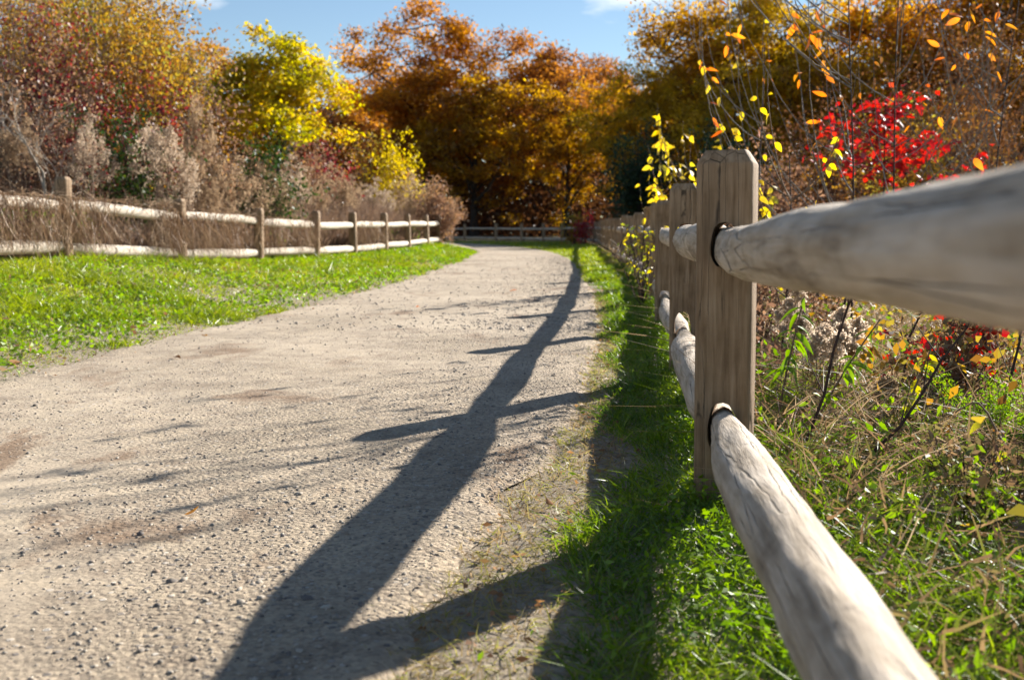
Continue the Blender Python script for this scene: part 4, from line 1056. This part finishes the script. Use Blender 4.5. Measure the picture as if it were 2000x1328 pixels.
# ------------------------------------------------------------------ leaves as single pieces
def leaf_mesh(name, mat, L_=1.0, w_=.42, curl=.25, fold=.15, lobes=0):
    """one leaf along +X with pointed tip, folded on its midrib, curled"""
    n = 7; t = np.linspace(0, 1, n)
    prof = np.sin(np.pi * t ** .8) ** .9 * w_ / 2
    V = []
    for k, (tt, p) in enumerate(zip(t, prof)):
        z = -curl * tt * tt
        V += [(tt * L_, -p, z + fold * p), (tt * L_, 0, z), (tt * L_, p, z + fold * p)]
    f = [[3 * k + c, 3 * k + c + 1, 3 * k + c + 4, 3 * k + c + 3] for k in range(n - 1) for c in (0, 1)]
    mb_ = MB(); mb_.add(V, f); return mb_.mesh(name, mat, True)
def maple_mesh(name, mat):
    """five-lobed leaf along +X"""
    ang = [180, 150, 118, 100, 82, 58, 44, 30, 14, 0]
    rad = [.12, .34, .46, .30, .62, .40, .48, .42, .78, 1.0]
    ang = [a for a in ang]; pts = []
    for a, r in zip(ang, rad): pts.append((math.cos(R(a)) * r * .62 + .3, math.sin(R(a)) * r * .62, -.10 * r + .05 * math.sin(a)))
    low = [(x_, -y_, z_) for x_, y_, z_ in pts[1:-1]][::-1]
    V = [(.3, 0, .03)] + pts + low
    m = len(V) - 1
    f = [[0, 1 + (k + 1) % m, 1 + k] for k in range(m)]
    mb_ = MB(); mb_.add(V, np.array(f)); return mb_.mesh(name, mat)
LEAF = {'sap': leaf_mesh('leaf', M['sap_leaf'], curl=.3), 'sap2': leaf_mesh('leaf', M['sap_leaf'], w_=.36, curl=-.2, fold=.5), 'yel': leaf_mesh('leaf', M['yel_leaf'], w_=.62, curl=.25, fold=.3),
        'yel2': leaf_mesh('leaf', M['yel_leaf'], w_=.55, curl=.45, fold=.2), 'green': leaf_mesh('leaf', M['bramble_leaf'], w_=.5, curl=.3), 'red': maple_mesh('leaf', M['red']),
        'weed': leaf_mesh('leaf', M['clover'], w_=.26, curl=.5, fold=.4), 'brown': leaf_mesh('leaf', M['litter'], w_=.5, curl=.15, fold=.5)}
pr = np.random.default_rng(77)
def put_leaf(kind, p, d, size, parent, roll=None):
    o = link('leaf', LEAF[kind], parent)
    q = Vector(d).to_track_quat('X', 'Z')
    o.rotation_mode = 'QUATERNION'
    from mathutils import Quaternion
    o.rotation_quaternion = q @ Quaternion((1, 0, 0), pr.uniform(-1.4, 1.4) if roll is None else roll)
    o.location = p; o.scale = (size,) * 3
    return o

def sapling(name, x, y, H_, label, nbr, nleaf, kinds, lsize, seed, lean=(0, 0), side=None, bark='twig', leaf_from=.45, r0=.008, spread=1.0, dark='twig_dark', z0=.18):
    r_ = np.random.default_rng(seed)
    t = empty(name, (x, y, float(zt(x, y))), 0, label, 'sapling')
    tt = np.linspace(0, 1, 8)[:, None]
    P = np.array([0, 0, -.05]) + np.concatenate([tt * lean[0] * H_ + .015 * np.sin(tt * 6 + seed), tt * lean[1] * H_, tt * (H_ + .05)], 1)
    sm = MB(); tube(sm, P, r0 * np.linspace(1, .3, 8), 7); sm.build('stem', M[dark], t, True)
    tips = []
    for b in range(nbr):
        h0 = r_.uniform(z0, .85)
        p0 = np.array([np.interp(h0, tt[:, 0], P[:, j]) for j in range(3)])
        a = r_.uniform(0, 2 * np.pi) if side is None else r_.normal(side, .9)
        l = H_ * r_.uniform(.3, .62) * spread
        d0_ = np.array([math.cos(a), math.sin(a), .35]); q = np.linspace(0, 1, 9)[:, None]
        Q = p0 + d0_ * l * .55 * (1 - (1 - q) ** 1.7) + np.array([0, 0, 1]) * l * .75 * q ** 1.7
        Q[1:] += np.cumsum(r_.normal(0, .006 * l, (8, 3)), 0)
        bm_ = MB(); tube(bm_, Q, r0 * .55 * np.linspace(1, .4, 9), 5); bm_.build('branch', M[bark], t, True)
        tips.append(Q)
    for k in range(nleaf):
        Q = tips[r_.integers(0, len(tips))]; s = r_.uniform(leaf_from, 1.0); j = s * 8; i0 = min(int(j), 7)
        p = Q[i0] + (Q[i0 + 1] - Q[i0]) * (j - i0)
        put_leaf(kinds[r_.integers(0, len(kinds))], p, unit(np.array([r_.normal() * .6, r_.normal() * .6, -.5 + r_.normal() * .5])), lsize * r_.uniform(.7, 1.25), t)
    return t
sapling('cherry_sapling', 2.2, 6.6, 2.7, 'cherry sapling with arching pale twigs and orange leaves right of the nearest post', 24, 46, ('sap', 'sap2'), .088, 301, side=math.pi * .9, bark='bark_grey', spread=1.25, lean=(-.04, 0))
sapling('cherry_sapling', 2.68, 7.3, 2.9, 'cherry sapling with upright dark stem through the red maple leaves', 18, 32, ('sap', 'sap2'), .092, 302, bark='bark_grey')
sapling('cherry_sapling', 3.5, 7.7, 3.0, 'cherry sapling with orange leaves near the upper right edge', 18, 36, ('sap', 'sap2'), .095, 303, lean=(.08, 0), bark='bark_grey')
sapling('cherry_sapling', 1.86, 7.8, 2.1, 'slender sapling with few yellow leaves just behind the nearest post', 9, 22, ('sap', 'yel2'), .07, 304, side=math.pi * .8, bark='bark_grey', spread=1.2)
def yellow_shrub(x, y, H_, nb, nl, ls, seed, label, side=None, name='yellow_leaved_shrub'):
    return sapling(name, x, y, H_, label, nb, nl, ('yel', 'yel2'), ls, seed, side=side, bark='twig', leaf_from=.2, r0=.008, spread=1.1, z0=.1)
yellow_shrub(2.25, 13.2, 1.75, 22, 190, .10, 311, 'yellow leaved shrub left of the nearest post, behind the fence', math.pi)
yellow_shrub(1.5, 5.6, 1.15, 15, 75, .055, 312, 'low yellow leaved shrub right of the nearest post, above the rail')
yellow_shrub(2.1, 9.5, 1.2, 12, 70, .075, 313, 'yellow leaved shrub half hidden behind the nearest post')

# red maple sapling: single leaves, behind the cherry stems
def maple(x, y, H_, rad, nl, ls, seed, label, nb=18):
    r_ = np.random.default_rng(seed); t = empty('red_maple', (x, y, float(zt(x, y))), 0, label, 'sapling')
    sm = MB(); tube(sm, [(0, 0, -.05), (.02, 0, H_ * .5), (0, .02, H_)], [.016, .011, .004], 6); sm.build('stem', M['twig_dark'], t, True)
    br = MB(); ends = []
    for b in range(nb):
        h = r_.uniform(.15, .95) * H_; a = r_.uniform(0, 2 * np.pi); l = rad * (1.15 - .75 * h / H_) * r_.uniform(.6, 1.1)
        q = np.linspace(0, 1, 5)[:, None]; Q = np.array([0, 0, h]) + np.array([math.cos(a), math.sin(a), .35]) * l * q
        tube(br, Q, .005 * np.linspace(1, .4, 5), 4); ends.append(Q)
    br.build('branches', M['twig_dark'], t, True)
    fo = MB(); E = np.concatenate(ends); c = E[r_.integers(0, len(E), nl)] + r_.normal(0, .07 * rad + .02, (nl, 3)); leaves(fo, c, unit(r_.normal(size=(nl, 3)) + [0, 0, -.4]), ls * .5, ls * .4)
    tag(fo.build('foliage', M['red'], t), kind='stuff')
    for k in range(nl):
        Q = ends[r_.integers(0, nb)]; p = Q[r_.integers(1, 5)] + r_.normal(0, .055, 3)
        if k >= 290: break
        put_leaf('red', p, unit(np.array([r_.normal() * .7, r_.normal() * .7, -.45 + r_.normal() * .4])), ls * r_.uniform(.7, 1.2), t, r_.uniform(-1, 1))
    return t
maple(4.0, 11.2, 2.15, 1.1, 285, .15, 321, 'bright red maple sapling glowing behind the nearest rail', 30)
maple(1.98, 4.3, .44, .36, 120, .09, 322, 'low red maple seedling under the nearest top rail at right', 9)
maple(4.75, 10.6, 1.55, .5, 70, .13, 323, 'small orange red maple sapling right of the bright red one', 10)

# bramble climbing over the right fence
def bramble(name, x, y, H_, n, nl, ls, seed, label, kinds=('green', 'yel'), arch=1.0, side=None):
    r_ = np.random.default_rng(seed); t = empty(name, (x, y, float(zt(x, y))), 0, label, 'bramble')
    ends = []
    for k in range(n):
        a = r_.uniform(0, 2 * np.pi) if side is None else r_.normal(side, .7); l = H_ * r_.uniform(.8, 1.7) * arch; q = np.linspace(0, 1, 10)[:, None]
        top = H_ * r_.uniform(.5, 1.1)
        Q = np.concatenate([math.cos(a) * l * .6 * q, math.sin(a) * l * .9 * q, top * np.sin(q * r_.uniform(1.6, 2.9))], 1)
        Q[:, 2] = np.maximum(Q[:, 2], .01)
        Q[1:] += np.cumsum(r_.normal(0, .012, (9, 3)), 0)
        cm_ = MB(); tube(cm_, Q, .0045 * np.linspace(1, .45, 10), 5); cm_.build('cane', M['twig_dark'] if k % 3 else M['twig'], t, True); ends.append(Q)
    for k in range(nl):
        Q = ends[r_.integers(0, n)]; p = Q[r_.integers(2, 10)] + r_.normal(0, .03, 3)
        put_leaf(kinds[int(r_.random() < .35) % len(kinds)], p, unit(np.array([r_.normal(), r_.normal(), -.4])), ls * r_.uniform(.6, 1.3), t)
    return t
bramble('bramble', 1.30, 10.2, .80, 24, 150, .05, 331, 'bramble bush with dark canes spilling over the right fence onto the verge', arch=.5)
bramble('bramble', 1.72, 13.2, .75, 14, 70, .055, 332, 'leafy bramble farther along the right fence behind the first bramble', arch=.5)
bramble('bramble', 1.42, 2.75, .30, 7, 9, .07, 333, 'low bramble with big yellow leaves in the meadow at the right edge', kinds=('yel2', 'yel2'))
bramble('bramble', 1.28, 2.15, .20, 5, 8, .075, 334, 'trailing bramble with brown and yellow leaves right of the lower rail', kinds=('brown', 'yel'))

# leafy weeds and leaning dead stalks behind the nearest post
def weed(x, y, H_, seed, label, lean, nl=14, ls=.07, kind='weed'):
    r_ = np.random.default_rng(seed); t = empty('leafy_weed', (x, y, float(zt(x, y))), 0, label, 'weed')
    q = np.linspace(0, 1, 7)[:, None]
    Q = np.concatenate([lean[0] * q ** 1.3, lean[1] * q, H_ * q - .02], 1)
    sm = MB(); tube(sm, Q, .005 * np.linspace(1, .45, 7), 6); sm.build('stem', M['twig'], t, True)
    for k in range(nl):
        s = r_.uniform(.45, 1); p = np.array([np.interp(s, q[:, 0], Q[:, j]) for j in range(3)]); a = k * 2.4
        put_leaf(kind, p, unit(np.array([math.cos(a), math.sin(a), r_.uniform(-.9, .2)])), ls * r_.uniform(.7, 1.2), t, r_.uniform(-.5, .5))
    return t
weed(.98, 3.75, .52, 341, 'leafy green weed on a leaning stem just right of the nearest post', (.09, 0), 20, .085)
weed(1.0, 3.45, .46, 342, 'leaning weed with green leaf tuft beside the first leafy weed', (.26, .05), 16, .075)
weed(1.25, 3.3, .40, 343, 'weed with curled dark leaves left of the low bramble', (.16, .1), 14, .06, 'green')
for k, (x, y, h, lean, lab) in enumerate([(.9, 3.2, .62, (.22, .1), 'brown dead stalk leaning right behind the nearest post'),
        (1.02, 3.0, .48, (.34, .05), 'long dead stalk lying low to the right of the nearest post'),
        (1.55, 4.2, .75, (.28, .1), 'dark bare stalk leaning towards the low red seedling'),
        (1.75, 3.6, .62, (.05, 0), 'dark upright stalk near the right edge of the meadow'),
        (1.42, 4.6, .8, (.12, 0), 'dark forked stalk behind the tan plumed weed')]):
    t = empty('dead_stalk', (x, y, float(zt(x, y))), 0, lab, 'stalk', 'dead stalks in the meadow')
    q = np.linspace(0, 1, 6)[:, None]; Q = np.concatenate([lean[0] * q, lean[1] * q, h * q - .02], 1); Q[1:-1] += rng.normal(0, .008, (4, 3))
    sm = MB(); tube(sm, Q, .006 * np.linspace(1, .5, 6), 6); sm.build('stem', M['twig_dark'], t, True)
    for j in range(4):
        sm = MB(); d = unit(np.array([rng.normal() * .6, rng.normal() * .6, 1])); tube(sm, Q[2 + j % 4] + d * np.linspace(0, .14, 4)[:, None], .0025 * np.linspace(1, .4, 4), 4)
        sm.build('twig', M['twig_dark'], t, True)

# plumed weeds behind the right fence, near enough to show their fluff
for k, (px_, top, D, st, tf, per, lab) in enumerate([(1640, 575, 4.3, 5, 14, 80, 'pale fluffy goldenrod gone to seed, right of the nearest post'),
        (1600, 600, 4.0, 3, 12, 70, 'tan fluffy goldenrod head just left of the pale fluffy one'),
        (1755, 690, 3.6, 2, 12, 80, 'drooping tan goldenrod head in front of the low red seedling'),
        (1560, 560, 5.2, 5, 12, 60, 'dry goldenrod behind the fluffy heads beside the nearest post')]):
    p = at(px_, top, D); h = p.z - float(zt(p.x, D))
    a, b, c = plume_clump(400 + k, h, .10, st, tf + 6, per, fluff=.017, wid=.5)
    t = empty('goldenrod', (p.x, D, float(zt(p.x, D))), 0, lab, 'weed', 'seeding goldenrods behind the right fence')
    a.build('stems', M['twig'], t, True); b.build('plume', M['plume_pale' if k != 2 else 'plume_tan'], t); c.build('dry_leaves', M['straw'], t)
for k, (x, y, h, rad, mat, nl, lab) in enumerate([(1.05, 4.6, .42, .25, 'thicket_brown', 700, 'brown dried weed clump behind the leafy green weed'),
        (1.75, 4.0, .42, .30, 'tangle', 900, 'olive brown weed clump left of the low red seedling'),
        (2.35, 5.0, .55, .35, 'litter', 800, 'russet weed clump right of the low red seedling'),
        (1.45, 5.9, .55, .3, 'thicket_brown', 1000, 'tall brown weed clump below the low yellow leaved shrub'),
        (1.95, 6.6, .85, .45, 'thicket_brown', 1200, 'brown weed clump below the bright red maple'),
        (1.20, 2.6, .22, .22, 'tangle', 700, 'low dark weed clump beside the lower rail'),
        (1.70, 2.9, .26, .26, 'green_bush', 800, 'dark green weed clump at the right edge by the big yellow leaves'),
        (2.05, 3.6, .36, .3, 'tangle', 800, 'withered weed clump at the right edge below the red seedling'),
        (1.05, 1.9, .15, .2, 'green_bush', 600, 'dark green low weed clump right of the lower rail near the bottom')]):
    shrub('weed_clump', x, y, mat, 'twig_dark', lab, 'weed', dict(seed=500 + k, H_=h, rad=rad, nstem=14, nleaf=nl, leaf=.032 if h < .4 else .042, twigr=.004, fill=.1, leafw=.4), 'weed clumps in the meadow')
# green feathery plant
r_ = np.random.default_rng(55); t = empty('feathery_plant', (1.58, 3.3, 0), 0, 'low bright green feathery plant at the right edge of the meadow', 'plant')
sm = MB(); fo = MB()
for k in range(26):
    a = r_.uniform(0, 6.28); q = np.linspace(0, 1, 5)[:, None]; Q = np.array([math.cos(a) * .20, math.sin(a) * .20, 0]) * q * r_.random() ** .5 * 1.4 + np.array([0, 0, 1]) * .24 * r_.uniform(.6, 1.1) * q
    tube(sm, Q, .002 * np.linspace(1, .5, 5), 4); m = 120; s = r_.uniform(.3, 1, m)
    c = np.stack([np.interp(s, q[:, 0], Q[:, j]) for j in range(3)], -1) + r_.normal(0, .014, (m, 3)); leaves(fo, c, rdir(m, .3), .014, .005)
sm.build('stems', M['green_bush'], t); fo.build('foliage', M['clover'], t)

# fallen leaves lying singly on path and verge
for (px_, py_, size, kind, lab) in [(1196, 684, .055, 'brown', 'large orange brown fallen leaf on the shaded right verge'),
        (1010, 568, .085, 'sap', 'single orange fallen leaf in the middle of the far path'),
        (340, 700, .05, 'brown', 'tan fallen leaf on the path near the left verge'),
        (1080, 990, .028, 'brown', 'pale tan fallen leaf on dry grass left of the rail shadow'),
        (1092, 1020, .018, 'sap', 'small orange fallen leaf below the pale tan leaf'),
        (360, 1010, .03, 'sap', 'pink orange fallen leaf on the path at the left'),
        (20, 715, .08, 'brown', 'tan fallen leaf at the left edge of the grass'),
        (820, 600, .04, 'sap', 'tiny orange fallen leaf on the sunlit path')]:
    D = 3.0
    for _ in range(60):
        p = at(px_, py_, D); D -= (float(max(zt(p.x, D), zp(p.x, D))) - p.z) * (D / CAMZ) * .7
    p = at(px_, py_, D)
    t = link('fallen_leaf', LEAF[kind], None, (p.x, p.y, p.z + .008)); t.scale = (size * 1.5,) * 3; t.rotation_euler = (R(180) if px_ % 3 == 0 else 0.2, -.12, px_ * .7)
    tag(t, lab, 'leaf', 'fallen leaves')
